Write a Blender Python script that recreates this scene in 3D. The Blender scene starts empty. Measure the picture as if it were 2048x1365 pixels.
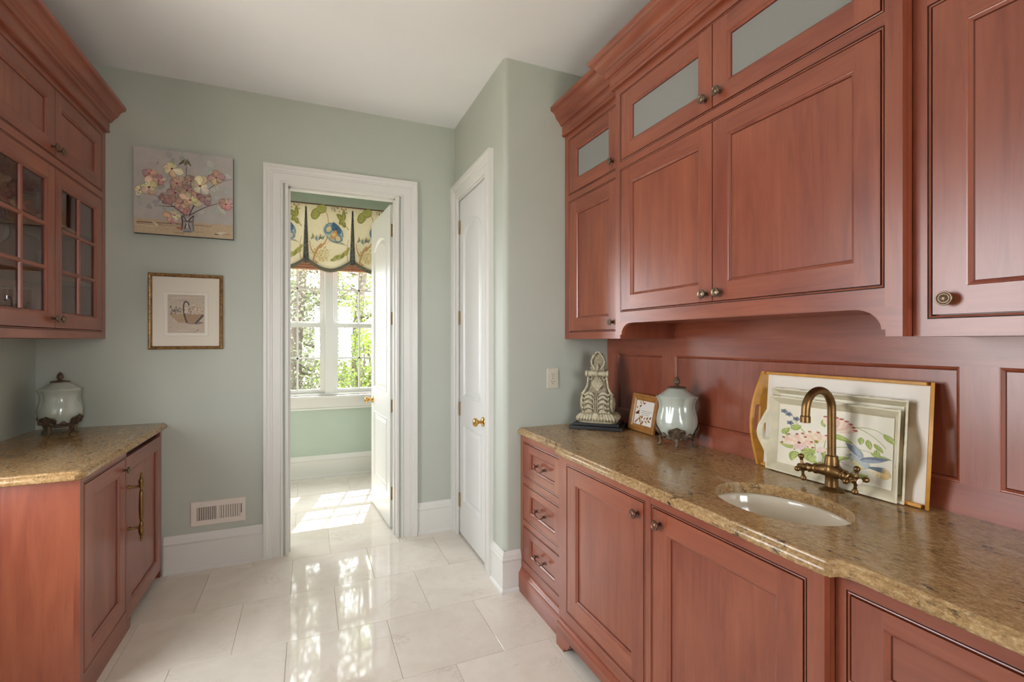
import bpy, bmesh, math, random
from mathutils import Vector, Matrix
from mathutils.geometry import tessellate_polygon
random.seed(11)
sc = bpy.context.scene
C = sc.collection
PI = math.pi

# ------------------------------------------------------------------ camera, sky, sun, exposure
F_PX = 953.0
cam_d = bpy.data.cameras.new('camera'); cam = bpy.data.objects.new('camera', cam_d); C.objects.link(cam)
cam_d.sensor_fit = 'HORIZONTAL'; cam_d.sensor_width = 36.0; cam_d.lens = 36.0 * F_PX / 2048.0
cam_d.clip_start = 0.02; cam_d.clip_end = 200
cam.location = (0, 0, 1.44); cam.rotation_euler = (PI / 2, 0, -math.atan((1024 - 616) / F_PX))
sc.camera = cam

world = bpy.data.worlds.new('sky'); sc.world = world; world.use_nodes = True
bg = world.node_tree.nodes['Background']
bg.inputs['Color'].default_value = (0.93, 0.965, 1.0, 1); bg.inputs['Strength'].default_value = 12.5

sun_d = bpy.data.lights.new('sun', 'SUN'); sun_d.energy = 16.0; sun_d.angle = math.radians(0.53); sun_d.color = (1.0, 0.95, 0.88)
sun = bpy.data.objects.new('sun', sun_d); C.objects.link(sun)
sun.rotation_euler = Vector((-0.177, -0.68, -1.0)).to_track_quat('-Z', 'Y').to_euler(); sun.location = (2, 8, 9)

def portal(name, loc, direction, sx, sy):
    d = bpy.data.lights.new(name, 'AREA'); d.shape = 'RECTANGLE'; d.size = sx; d.size_y = sy; d.energy = 1.0
    d.cycles.is_portal = True
    o = bpy.data.objects.new(name, d); C.objects.link(o); o.location = loc
    o.rotation_euler = Vector(direction).to_track_quat('-Z', 'Y').to_euler()
    return o
# daylight enters through these openings; rear and back-room right are added for fill light
portal('daylight_portal_back_room', (0.207, 5.60, 1.63), (0, -1, 0), 1.66, 1.6)
portal('daylight_portal_back_room_left', (-1.475, 5.60, 1.64), (0, -1, 0), 1.18, 1.6)
portal('fill_portal_back_room_right', (2.18, 4.92, 1.75), (-1, 0, 0), 0.64, 1.24)
portal('daylight_portal_side', (-1.60, 1.685, 1.55), (1, 0, 0), 1.12, 1.65)
portal('fill_portal_rear', (0.70, -2.40, 1.65), (0, 1, 0), 1.25, 1.55)

sc.view_settings.view_transform = 'Standard'; sc.view_settings.look = 'None'
sc.view_settings.exposure = 0.3; sc.view_settings.gamma = 1.0; sc.view_settings.use_curve_mapping = False
cy = sc.cycles
cy.max_bounces = 10; cy.diffuse_bounces = 6; cy.glossy_bounces = 5; cy.transmission_bounces = 6; cy.transparent_max_bounces = 12
cy.caustics_reflective = False; cy.caustics_refractive = False; cy.sample_clamp_indirect = 6.0
cy.use_denoising = True

# ------------------------------------------------------------------ mesh helpers
class MB:
    def __init__(s): s.v = []; s.f = []; s.m = []; s.s = []; s.c = []
    def vert(s, p): s.v.append(tuple(p)); return len(s.v) - 1
    def face(s, idx, mat=0, smooth=False, col=None):
        s.f.append(list(idx)); s.m.append(mat); s.s.append(smooth); s.c.append(col)
    def poly(s, pts, mat=0, smooth=False, col=None): s.face([s.vert(p) for p in pts], mat, smooth, col)
    def box(s, lo, hi, mat=0, mp=None):
        x0, y0, z0 = lo; x1, y1, z1 = hi
        P = [(x0,y0,z0),(x1,y0,z0),(x1,y1,z0),(x0,y1,z0),(x0,y0,z1),(x1,y0,z1),(x1,y1,z1),(x0,y1,z1)]
        if mp: P = [mp(*p) for p in P]
        i = [s.vert(p) for p in P]
        for q in ((0,3,2,1),(4,5,6,7),(0,1,5,4),(1,2,6,5),(2,3,7,6),(3,0,4,7)): s.face([i[k] for k in q], mat)
    def loft(s, loops, closed=True, cap0=False, cap1=False, mat=0, smooth=False, col=None):
        ids = [[s.vert(p) for p in L] for L in loops]
        n = len(ids[0])
        for a, b in zip(ids[:-1], ids[1:]):
            for i in range(n if closed else n - 1):
                j = (i + 1) % n
                s.face((a[i], a[j], b[j], b[i]), mat, smooth, col)
        if cap0: s.face(ids[0][::-1], mat, False, col)
        if cap1: s.face(ids[-1], mat, False, col)
        return ids
    def fill(s, outer, holes, mp, n, mat=0):
        pls = [[Vector((p[0], p[1], 0)) for p in outer]] + [[Vector((p[0], p[1], 0)) for p in h] for h in holes]
        flat = [p for L in pls for p in L]
        ids = [s.vert(mp(p.x, p.y, n)) for p in flat]
        for t in tessellate_polygon(pls): s.face([ids[k] for k in t], mat)
    def build(s, name, mats, parent=None, local=False, bevel=0.0, sharp=None, recalc=True, loc=None):
        off = Vector((0, 0, 0))
        if not local:
            p = parent
            while p is not None: off += Vector(p.location); p = p.parent
            if loc is not None: off += Vector(loc)
        me = bpy.data.meshes.new(name)
        me.from_pydata([(v[0]-off.x, v[1]-off.y, v[2]-off.z) for v in s.v], [], s.f)
        if not isinstance(mats, (list, tuple)): mats = [mats]
        for m in mats: me.materials.append(m)
        me.polygons.foreach_set('material_index', s.m)
        me.polygons.foreach_set('use_smooth', s.s)
        if any(c is not None for c in s.c):
            ca = me.color_attributes.new('Col', 'FLOAT_COLOR', 'CORNER')
            for pl in me.polygons:
                c = s.c[pl.index] or (1, 1, 1)
                for li in pl.loop_indices: ca.data[li].color = (c[0], c[1], c[2], 1)
        me.validate(); me.update()
        if recalc:
            bm = bmesh.new(); bm.from_mesh(me); bmesh.ops.remove_doubles(bm, verts=bm.verts, dist=1e-6)
            bmesh.ops.recalc_face_normals(bm, faces=bm.faces); bm.to_mesh(me); bm.free()
        if sharp: me.set_sharp_from_angle(angle=math.radians(sharp))
        o = bpy.data.objects.new(name, me); C.objects.link(o)
        if parent: o.parent = parent
        if loc is not None: o.location = loc
        if bevel:
            b = o.modifiers.new('edge', 'BEVEL'); b.width = bevel; b.segments = 2; b.limit_method = 'ANGLE'; b.angle_limit = math.radians(50)
        return o

def offset_path(path, d):
    P = [Vector((p[0], p[1])) for p in path]; out = []
    def nrm(a, b): t = (b - a).normalized(); return Vector((t.y, -t.x))
    for i, p in enumerate(P):
        if i == 0: out.append(p + nrm(P[0], P[1]) * d)
        elif i == len(P) - 1: out.append(p + nrm(P[-2], P[-1]) * d)
        else:
            n1 = nrm(P[i-1], p); n2 = nrm(p, P[i+1]); b = (n1 + n2)
            if b.length < 1e-6: out.append(p + n1 * d)
            else: b.normalize(); out.append(p + b * (d / max(0.25, b.dot(n1))))
    return [(q.x, q.y) for q in out]

def offset_closed(path, d):
    n = len(path); P = [Vector((p[0], p[1])) for p in path]; out = []
    for i in range(n):
        a, p, b = P[i-1], P[i], P[(i+1) % n]
        t1 = (p - a).normalized(); t2 = (b - p).normalized()
        n1 = Vector((t1.y, -t1.x)); n2 = Vector((t2.y, -t2.x)); q = n1 + n2
        q.normalize(); out.append(p + q * (d / max(0.3, q.dot(n1))))
    return [(q.x, q.y) for q in out]

def sweep(mb, path, prof, mp, caps=True, mat=0, smooth=False):
    loops = [[mp(u, v, n) for (u, v) in offset_path(path, off)] for off, n in prof]
    ids = mb.loft(loops, closed=False, mat=mat, smooth=smooth)
    if caps:
        mb.face([L[0] for L in ids], mat); mb.face([L[-1] for L in ids][::-1], mat)

def basis(axis):
    a = Vector(axis).normalized(); t = Vector((0, 0, 1)) if abs(a.z) < 0.9 else Vector((1, 0, 0))
    u = a.cross(t).normalized(); return a, u, a.cross(u).normalized()

def lathe(mb, prof, center, axis=(0, 0, 1), seg=24, mat=0, rfun=None, smooth=True):
    a, u, w = basis(axis); c = Vector(center); loops = []
    for r, h in prof:
        L = []
        for i in range(seg):
            t = 2 * PI * i / seg; rr = r * (rfun(t, h) if rfun else 1.0)
            L.append(c + a * h + (u * math.cos(t) + w * math.sin(t)) * rr)
        loops.append(L)
    mb.loft(loops, True, prof[0][0] > 1e-5, prof[-1][0] > 1e-5, mat, smooth)

def tube(mb, pts, r, seg=8, mat=0, caps=True, col=None, flat=1.0):
    P = [Vector(p) for p in pts]; n = len(P); R = r if isinstance(r, (list, tuple)) else [r] * n
    loops = []; u = None
    for i in range(n):
        t = (P[min(i+1, n-1)] - P[max(i-1, 0)]).normalized()
        if u is None:
            u = t.cross(Vector((0, 0, 1)))
            if u.length < 1e-3: u = t.cross(Vector((1, 0, 0)))
            u.normalize()
        else: u = (u - t * u.dot(t)).normalized()
        w = t.cross(u)
        loops.append([P[i] + (u * math.cos(2*PI*k/seg) + w * flat * math.sin(2*PI*k/seg)) * R[i] for k in range(seg)])
    mb.loft(loops, True, caps, caps, mat, True, col)

def ball(mb, c, r, seg=12, rings=8, mat=0, sc3=(1, 1, 1)):
    c = Vector(c)
    loops = []
    for j in range(rings + 1):
        ph = -PI/2 + PI * j / rings; rr = max(0.02, math.cos(ph)) * r
        loops.append([c + Vector((math.cos(2*PI*k/seg)*rr*sc3[0], math.sin(2*PI*k/seg)*rr*sc3[1], math.sin(ph)*r*sc3[2])) for k in range(seg)])
    mb.loft(loops, True, True, True, mat, True)

def thing(name, label, cat, loc=(0, 0, 0), rotz=0, group=None):
    o = bpy.data.objects.new(name, None); C.objects.link(o); o.location = loc; o.rotation_euler = (0, 0, rotz)
    o.empty_display_size = 0.05
    o['label'] = label; o['category'] = cat
    if group: o['group'] = group
    return o
def tag(o, label, cat, group=None):
    o['label'] = label; o['category'] = cat
    if group: o['group'] = group
    return o
def struct(o, label=None):
    o['kind'] = 'structure'
    if label: o['label'] = label
    return o
def mapR(X0): return lambda u, v, n: (X0 - n, u, v)      # faces -X
def mapL(X0): return lambda u, v, n: (X0 + n, u, v)      # faces +X
def mapB(Y0): return lambda u, v, n: (u, Y0 - n, v)      # faces -Y
plan = lambda u, v, n: (u, v, n)

# ------------------------------------------------------------------ materials
def srgb(r, g, b):
    f = lambda c: (c/255)/12.92 if c/255 <= 0.04045 else ((c/255 + 0.055)/1.055)**2.4
    return (f(r), f(g), f(b), 1)
def lin(r, g, b): return srgb(r, g, b)[:3]

def base_mat(name):
    m = bpy.data.materials.new(name); m.use_nodes = True
    nt = m.node_tree; return m, nt, nt.nodes['Principled BSDF']
def N(nt, t, **kw):
    n = nt.nodes.new(t)
    for k, v in kw.items(): setattr(n, k, v)
    return n
def ramp(nt, stops, src):
    r = N(nt, 'ShaderNodeValToRGB'); e = r.color_ramp.elements
    e[0].position, e[0].color = stops[0][0], stops[0][1]; e[1].position, e[1].color = stops[-1][0], stops[-1][1]
    for p, c in stops[1:-1]: x = e.new(p); x.color = c
    nt.links.new(src, r.inputs[0]); return r.outputs[0]
def coords(nt, scale=(1, 1, 1), rnd=0.0, rot=(0, 0, 0)):
    tc = N(nt, 'ShaderNodeTexCoord'); mp = N(nt, 'ShaderNodeMapping'); mp.inputs['Scale'].default_value = scale
    mp.inputs['Rotation'].default_value = rot
    src = tc.outputs['Object']
    if rnd:
        oi = N(nt, 'ShaderNodeObjectInfo'); mul = N(nt, 'ShaderNodeMath', operation='MULTIPLY'); mul.inputs[1].default_value = rnd
        nt.links.new(oi.outputs['Random'], mul.inputs[0])
        add = N(nt, 'ShaderNodeVectorMath', operation='ADD'); nt.links.new(src, add.inputs[0]); nt.links.new(mul.outputs[0], add.inputs[1]); src = add.outputs[0]
    nt.links.new(src, mp.inputs[0]); return mp.outputs[0]
def noise(nt, vec, scale, detail=4, rough=0.5, dist=0.0):
    n = N(nt, 'ShaderNodeTexNoise'); n.inputs['Scale'].default_value = scale; n.inputs['Detail'].default_value = detail
    n.inputs['Roughness'].default_value = rough; n.inputs['Distortion'].default_value = dist
    nt.links.new(vec, n.inputs['Vector']); return n.outputs['Fac']
def mix(nt, fac, a, b, blend='MIX'):
    m = N(nt, 'ShaderNodeMix', data_type='RGBA', blend_type=blend)
    if isinstance(fac, (int, float)): m.inputs[0].default_value = fac
    else: nt.links.new(fac, m.inputs[0])
    for k, x in ((6, a), (7, b)):
        if isinstance(x, (tuple, list)): m.inputs[k].default_value = x
        else: nt.links.new(x, m.inputs[k])
    return m.outputs[2]
def bump(nt, bsdf, h, strength, dist=0.01):
    b = N(nt, 'ShaderNodeBump'); b.inputs['Strength'].default_value = strength; b.inputs['Distance'].default_value = dist
    nt.links.new(h, b.inputs['Height']); nt.links.new(b.outputs[0], bsdf.inputs['Normal'])

def plain(name, col, rough=0.5, metal=0.0, coat=0.0, spec=0.5, noise_amt=0.0, nscale=8, bmp=0.0, bscale=200):
    m, nt, b = base_mat(name)
    c = col if len(col) == 4 else (*col, 1)
    if noise_amt:
        v = coords(nt); f = noise(nt, v, nscale, 5, 0.6)
        dk = tuple(x * (1 - noise_amt) for x in c[:3]) + (1,); lt = tuple(min(1, x * (1 + noise_amt)) for x in c[:3]) + (1,)
        nt.links.new(ramp(nt, [(0.3, dk), (0.7, lt)], f), b.inputs['Base Color'])
    else: b.inputs['Base Color'].default_value = c
    b.inputs['Roughness'].default_value = rough; b.inputs['Metallic'].default_value = metal
    b.inputs['Coat Weight'].default_value = coat; b.inputs['Coat Roughness'].default_value = 0.08
    b.inputs['Specular IOR Level'].default_value = spec
    if bmp: bump(nt, b, noise(nt, coords(nt), bscale, 3), bmp, 0.002)
    return m

def cherry(name, axis, tone=0.74):
    m, nt, b = base_mat(name)
    s = [1.0, 1.0, 1.0]; s[axis] = 0.09
    v = coords(nt, tuple(s), rnd=37.0)
    f1 = noise(nt, v, 26, 7, 0.62, 0.9)       # grain streaks
    s2 = [1.0, 1.0, 1.0]; s2[axis] = 0.3
    f2 = noise(nt, coords(nt, tuple(s2), rnd=19.0), 3.2, 3, 0.5, 1.6)  # broad figure
    t = tone
    def k(r, g, bb): c = srgb(r, g, bb); return (c[0]*t, c[1]*t, c[2]*t, 1)
    c1 = ramp(nt, [(0.27, k(128, 54, 36)), (0.5, k(158, 78, 52)), (0.73, k(176, 96, 66))], f1)
    c2 = ramp(nt, [(0.33, k(124, 51, 33)), (0.71, k(180, 100, 68))], f2)
    col = mix(nt, 0.45, c1, c2)
    fine = noise(nt, coords(nt, tuple([1 if i != axis else 0.05 for i in range(3)]), rnd=5.0), 140, 3, 0.7)
    col = mix(nt, ramp(nt, [(0.57, (0, 0, 0, 1)), (0.75, (0.28, 0.28, 0.28, 1))], fine), col, k(92, 34, 20))
    nt.links.new(col, b.inputs['Base Color'])
    b.inputs['Roughness'].default_value = 0.36; b.inputs['Coat Weight'].default_value = 0.65; b.inputs['Coat Roughness'].default_value = 0.27
    bump(nt, b, f1, 0.03, 0.002)
    return m
WV = cherry('cherry_grain_up', 2); WY = cherry('cherry_grain_along', 1); WX = cherry('cherry_grain_across', 0)
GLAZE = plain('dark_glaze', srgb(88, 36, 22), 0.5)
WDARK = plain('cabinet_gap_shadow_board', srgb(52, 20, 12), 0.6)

def granite():
    m, nt, b = base_mat('granite')
    big = coords(nt, (1.6, 0.8, 1.6), rot=(0, 0, 0.45)); v0 = coords(nt, (1.25, 0.8, 1.25), rot=(0, 0, 0.45))
    f1 = noise(nt, big, 5.5, 5, 0.6, 0.8); f2 = noise(nt, v0, 70, 4, 0.7, 0.3); f3 = noise(nt, v0, 190, 3, 0.7)
    base = ramp(nt, [(0.30, srgb(122, 90, 54)), (0.5, srgb(156, 122, 80)), (0.70, srgb(188, 158, 116))], f1)
    sp = ramp(nt, [(0.34, srgb(70, 46, 28)), (0.46, srgb(146, 108, 66)), (0.56, srgb(184, 148, 102)), (0.68, srgb(222, 202, 168))], f2)
    col = mix(nt, 0.55, base, sp)
    col = mix(nt, 0.35, col, ramp(nt, [(0.3, srgb(104, 80, 52)), (0.55, srgb(170, 140, 98)), (0.75, srgb(216, 198, 166))], f3))
    f4 = noise(nt, coords(nt, (1.6, 0.7, 1.6), rot=(0, 0, 0.45)), 30, 6, 0.75, 0.6)
    cl = ramp(nt, [(0.40, (0, 0, 0, 1)), (0.62, (1, 1, 1, 1))], noise(nt, big, 9, 3, 0.5, 0.4))
    msk = mix(nt, 1.0, ramp(nt, [(0.555, (0, 0, 0, 1)), (0.61, (0.95, 0.95, 0.95, 1))], f4), cl, 'MULTIPLY')
    col = mix(nt, msk, col, srgb(50, 40, 34))
    pale = ramp(nt, [(0.60, (0, 0, 0, 1)), (0.72, (0.5, 0.5, 0.5, 1))], noise(nt, coords(nt, (1.3, 0.6, 1.3), rot=(0, 0, 0.45)), 4.0, 5, 0.65, 1.0))
    col = mix(nt, pale, col, srgb(212, 194, 166))
    nt.links.new(col, b.inputs['Base Color'])
    b.inputs['Roughness'].default_value = 0.16; b.inputs['Specular IOR Level'].default_value = 0.4
    return m
GRAN = granite()

def marble():
    m, nt, b = base_mat('cream_marble_tile')
    v = coords(nt, rnd=53.0)
    f = noise(nt, v, 2.2, 6, 0.55, 0.8); f2 = noise(nt, v, 14, 6, 0.7, 0.4)
    col = ramp(nt, [(0.30, srgb(205, 194, 180)), (0.52, srgb(220, 212, 200)), (0.75, srgb(230, 224, 214))], f)
    col = mix(nt, 0.25, col, ramp(nt, [(0.3, srgb(196, 184, 168)), (0.7, srgb(233, 227, 218))], f2))
    vn = noise(nt, coords(nt, (1.0, 1.6, 1), rnd=91.0), 2.6, 5, 0.6, 1.5)
    vein = ramp(nt, [(0.488, (0, 0, 0, 1)), (0.5, (0.5, 0.5, 0.5, 1)), (0.512, (0, 0, 0, 1))], vn)
    brk = ramp(nt, [(0.5, (0, 0, 0, 1)), (0.62, (0.7, 0.7, 0.7, 1))], noise(nt, coords(nt, rnd=17.0), 3.0, 2))
    col = mix(nt, mix(nt, 1.0, vein, brk, 'MULTIPLY'), col, srgb(140, 122, 104))
    fl = ramp(nt, [(0.76, (0, 0, 0, 1)), (0.80, (0.8, 0.8, 0.8, 1))], noise(nt, coords(nt, rnd=29.0), 30, 2, 0.5))
    col = mix(nt, fl, col, srgb(150, 132, 112))
    oi = N(nt, 'ShaderNodeObjectInfo')
    col = mix(nt, 0.3, col, mix(nt, oi.outputs['Random'], srgb(212, 203, 192), srgb(228, 221, 212)))
    nt.links.new(col, b.inputs['Base Color'])
    b.inputs['Roughness'].default_value = 0.045; b.inputs['Specular IOR Level'].default_value = 0.55
    return m
MARB = marble()
GROUT = plain('grout', srgb(170, 158, 142), 0.8)

def paint(name, col, rough=0.5, amt=0.03):
    m, nt, b = base_mat(name)
    f = noise(nt, coords(nt), 1.7, 4, 0.6); dk = tuple(x*(1-amt) for x in col[:3]) + (1,); lt = tuple(x*(1+amt) for x in col[:3]) + (1,)
    nt.links.new(ramp(nt, [(0.3, dk), (0.7, lt)], f), b.inputs['Base Color'])
    b.inputs['Roughness'].default_value = rough; bump(nt, b, noise(nt, coords(nt), 260, 2), 0.06, 0.001)
    return m
SAGE = paint('sage_wall_paint', srgb(176, 180, 169), 0.5)
SAGE2 = paint('sage_green_wall_paint', srgb(172, 185, 172), 0.5)
CEIL = paint('ceiling_paint', srgb(235, 235, 236), 0.8, 0.015)
TRIM = plain('white_trim_paint', srgb(212, 210, 205), 0.32)
DOORP = plain('white_door_paint', srgb(214, 213, 211), 0.3)
GAP = plain('dark_gap', srgb(26, 24, 22), 0.9)
BRASS_A = plain('antique_brass', srgb(122, 92, 56), 0.36, 0.9, noise_amt=0.2, nscale=30)
BRONZE_K = plain('dark_bronze_knob', srgb(116, 98, 80), 0.34, 0.85, noise_amt=0.2, nscale=60)
PINKBRZ = plain('copper_bronze_pull', srgb(120, 84, 70), 0.34, 0.9)
BRASS_P = plain('polished_brass', srgb(206, 164, 92), 0.2, 1.0)
BRASS_H = plain('hinge_brass', srgb(178, 136, 70), 0.3, 1.0, noise_amt=0.2, nscale=40)
CELADON = plain('celadon_glaze', srgb(174, 180, 168), 0.18, 0, 0.7, noise_amt=0.10, nscale=14)
MOUNT = plain('aged_bronze_mount', srgb(98, 80, 62), 0.55, 0.35, noise_amt=0.35, nscale=50)
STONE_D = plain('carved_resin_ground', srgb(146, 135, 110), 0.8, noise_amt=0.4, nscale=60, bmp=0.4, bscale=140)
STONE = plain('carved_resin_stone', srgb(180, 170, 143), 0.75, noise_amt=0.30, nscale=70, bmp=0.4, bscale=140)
BLACKW = plain('black_lacquer', srgb(28, 26, 28), 0.35)
BISCUIT = plain('biscuit_porcelain', srgb(216, 205, 184), 0.12, coat=0.5)
PORC = plain('white_porcelain_cap', srgb(228, 220, 208), 0.15)
IVORY = plain('ivory_plastic', srgb(206, 200, 180), 0.4)
VENT = plain('vent_enamel', srgb(214, 204, 194), 0.45)
VENTD = plain('vent_interior', srgb(120, 108, 96), 0.8)
FROST = plain('frosted_cabinet_glass', srgb(134, 134, 131), 0.16)
HONEY = plain('honey_oak', srgb(196, 138, 52), 0.4, coat=0.2, noise_amt=0.18, nscale=22)
HONEY2 = plain('pine_frame_wood', srgb(164, 112, 56), 0.42, coat=0.2, noise_amt=0.2, nscale=26)
TRAYW = plain('white_tray_lining', srgb(226, 218, 206), 0.4)
CREAM = plain('distressed_cream_paint', srgb(214, 205, 178), 0.6, noise_amt=0.10, nscale=20)
CREAM2 = plain('painted_tray_ground', srgb(228, 220, 200), 0.5, noise_amt=0.05, nscale=10)
EDGE = plain('worn_tray_edge', srgb(120, 100, 78), 0.7, noise_amt=0.5, nscale=60)
PAPER = plain('print_paper', srgb(232, 226, 216), 0.7)
MATB = plain('cream_mat_board', srgb(226, 217, 203), 0.8)
GILT = plain('tortoise_gilt_frame', srgb(130, 96, 52), 0.4, 0.45, noise_amt=0.6, nscale=70)
CANVAS = plain('painted_canvas_ground', srgb(176, 170, 164), 0.7, noise_amt=0.12, nscale=7)
CANVE = plain('canvas_edge', srgb(60, 52, 44), 0.7)
FABRIC = plain('ivory_linen', srgb(238, 224, 192), 0.9, noise_amt=0.05, nscale=60)
FABDK = plain('pleat_indigo_print', srgb(92, 92, 90), 0.9, noise_amt=0.6, nscale=40)
FRINGE = plain('grey_fringe', srgb(104, 98, 84), 0.95, noise_amt=0.6, nscale=220)
CORDM = plain('welt_cord', srgb(96, 70, 52), 0.9, noise_amt=0.5, nscale=200)
BAMBOO = plain('woven_bamboo', srgb(186, 132, 104), 0.7, noise_amt=0.3, nscale=90)
BARK = plain('tree_bark', srgb(84, 74, 64), 0.9, noise_amt=0.35, nscale=12)
BOUNCE = plain('pale_bounce_ground', srgb(206, 200, 188), 0.8, noise_amt=0.08, nscale=2)
GROUND = plain('leaf_litter_ground', srgb(120, 112, 88), 0.95, noise_amt=0.3, nscale=3)

def decal_mat(rough=0.7):
    m, nt, b = base_mat('painted_design'); a = N(nt, 'ShaderNodeAttribute', attribute_name='Col')
    v = noise(nt, coords(nt), 90, 4, 0.7)
    col = mix(nt, 0.35, a.outputs['Color'], mix(nt, 1.0, a.outputs['Color'], ramp(nt, [(0.25, (0.5, 0.5, 0.5, 1)), (0.75, (1.35, 1.35, 1.35, 1))], v), 'MULTIPLY'))
    nt.links.new(col, b.inputs['Base Color']); b.inputs['Roughness'].default_value = rough
    return m
DECAL = decal_mat()

def leafm(name, c1, c2):
    m, nt, b = base_mat(name)
    f = noise(nt, coords(nt), 9, 3, 0.6)
    nt.links.new(ramp(nt, [(0.3, srgb(*c1)), (0.7, srgb(*c2))], f), b.inputs['Base Color']); b.inputs['Roughness'].default_value = 0.45
    out = nt.nodes['Material Output']; tr = N(nt, 'ShaderNodeBsdfTranslucent'); tr.inputs[0].default_value = srgb(*c2)
    mx = N(nt, 'ShaderNodeMixShader'); mx.inputs[0].default_value = 0.35
    nt.links.new(b.outputs[0], mx.inputs[1]); nt.links.new(tr.outputs[0], mx.inputs[2]); nt.links.new(mx.outputs[0], out.inputs[0])
    return m
LEAF1 = leafm('leaf_green', (74, 98, 34), (134, 152, 56)); LEAF2 = leafm('leaf_dark_green', (56, 68, 42), (102, 110, 72)); LEAF3 = leafm('leaf_grey_green', (94, 98, 84), (146, 142, 122))

def thin_glass(name, tint=(1, 1, 1, 1), gain=1.8, rough=0.0):
    m = bpy.data.materials.new(name); m.use_nodes = True; nt = m.node_tree
    nt.nodes.remove(nt.nodes['Principled BSDF']); out = nt.nodes['Material Output']
    tr = N(nt, 'ShaderNodeBsdfTransparent'); tr.inputs[0].default_value = tint
    gl = N(nt, 'ShaderNodeBsdfGlossy'); gl.inputs['Roughness'].default_value = rough
    # Schlick reflectance of a thin pane, the same from either side
    ge = N(nt, 'ShaderNodeNewGeometry'); dt = N(nt, 'ShaderNodeVectorMath', operation='DOT_PRODUCT'); nt.links.new(ge.outputs['Normal'], dt.inputs[0]); nt.links.new(ge.outputs['Incoming'], dt.inputs[1])
    ab = N(nt, 'ShaderNodeMath', operation='ABSOLUTE'); nt.links.new(dt.outputs['Value'], ab.inputs[0])
    om = N(nt, 'ShaderNodeMath', operation='SUBTRACT', use_clamp=True); om.inputs[0].default_value = 1.0; nt.links.new(ab.outputs[0], om.inputs[1])
    p5 = N(nt, 'ShaderNodeMath', operation='POWER'); p5.inputs[1].default_value = 5.0; nt.links.new(om.outputs[0], p5.inputs[0])
    fr = N(nt, 'ShaderNodeMath', operation='MULTIPLY_ADD'); fr.inputs[1].default_value = 0.96; fr.inputs[2].default_value = 0.04; nt.links.new(p5.outputs[0], fr.inputs[0])
    mu = N(nt, 'ShaderNodeMath', operation='MULTIPLY', use_clamp=True); mu.inputs[1].default_value = gain; nt.links.new(fr.outputs[0], mu.inputs[0])
    mx = N(nt, 'ShaderNodeMixShader'); nt.links.new(mu.outputs[0], mx.inputs[0]); nt.links.new(tr.outputs[0], mx.inputs[1]); nt.links.new(gl.outputs[0], mx.inputs[2])
    nt.links.new(mx.outputs[0], out.inputs[0]); return m
GLASS = thin_glass('window_glass', (0.97, 0.98, 0.98, 1), 1.6); GLASSC = thin_glass('cabinet_glass', (0.95, 0.96, 0.95, 1), 1.9)
GLASSP = thin_glass('picture_glass', (0.98, 0.98, 0.98, 1), 0.8)
GLASSW = thin_glass('drinking_glass', (0.93, 0.95, 0.95, 1), 2.2)

# ------------------------------------------------------------------ room shell
ZC = 3.07; YB = 3.54; XL = -1.417; YC = 2.53; XCL = 1.035; XP = 1.738; YW = 5.43
def build_struct(name, mb, mats, parent=None, **kw):
    o = mb.build(name, mats, parent, **kw)
    if parent is None: struct(o)
    return o

# floor: grout bed with separate marble tiles laid in half bond
mb = MB(); mb.box((-2.4, -2.4, -0.06), (2.4, 5.7, -0.003))
floor = build_struct('floor', mb, GROUT)
TS = 0.4655
tm = MB(); h = TS / 2 - 0.0009
lo = [(-h, -h), (h, -h), (h, h), (-h, h)]
tm.loft([[(x, y, -0.012) for x, y in lo], [(x, y, -0.0008) for x, y in lo], [(x * 0.9955, y * 0.9955, 0.0) for x, y in lo]], True, True, True)
proto = tm.build('tile', MARB, floor, local=True)
first = True
for r in range(-9, 8):
    y0 = 2.05 + r * TS; off = 0.3735 if r % 2 == 0 else 0.14075
    for k in range(-7, 6):
        cx = off + (k + 0.5) * TS; cyy = y0 + TS / 2
        if cyy > 5.75 or cx < -2.3 or cx > 2.3: continue
        if cyy < 3.3 and (cx < -1.55 or cx > 1.9): continue
        t = proto if first else proto.copy()
        if not first: C.objects.link(t); t.parent = floor
        first = False
        t.location = (cx, cyy, 0.0)

mb = MB(); mb.box((-2.4, -2.4, ZC), (2.4, 5.7, ZC + 0.1)); build_struct('ceiling', mb, CEIL)

# back wall with door opening
OXL, OXR, OZ = -0.14, 0.612, 2.512
mb = MB(); YB2 = 3.68
mb.box((XL - 0.15, YB, 0), (OXL, YB2, ZC)); mb.box((OXR, YB, 0), (1.9, YB2, ZC)); mb.box((OXL, YB, OZ), (OXR, YB2, ZC))
build_struct('wall_back', mb, SAGE)
# left wall with a window beyond the frame
mb = MB(); LW = (1.15, 2.22, 0.75, 2.35)
mb.box((XL - 0.15, -2.2, 0), (XL, LW[0], ZC)); mb.box((XL - 0.15, LW[1], 0), (XL, YB, ZC))
mb.box((XL - 0.15, LW[0], 0), (XL, LW[1], LW[2])); mb.box((XL - 0.15, LW[0], LW[3]), (XL, LW[1], ZC))
build_struct('wall_left', mb, SAGE)
# right wall
mb = MB(); mb.box((1.762, -2.2, 0), (1.9, YC, ZC)); wall_right = build_struct('wall_right', mb, SAGE)
# rear wall (behind the viewer) with an unseen window added for fill light
RW = (0.1, 1.30, 0.9, 2.4)
mb = MB()
mb.box((XL - 0.15, -2.35, 0), (RW[0], -2.2, ZC)); mb.box((RW[1], -2.35, 0), (1.9, -2.2, ZC))
mb.box((RW[0], -2.35, 0), (RW[1], -2.2, RW[2])); mb.box((RW[0], -2.35, RW[3]), (RW[1], -2.2, ZC))
build_struct('wall_rear', mb, SAGE)
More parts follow.
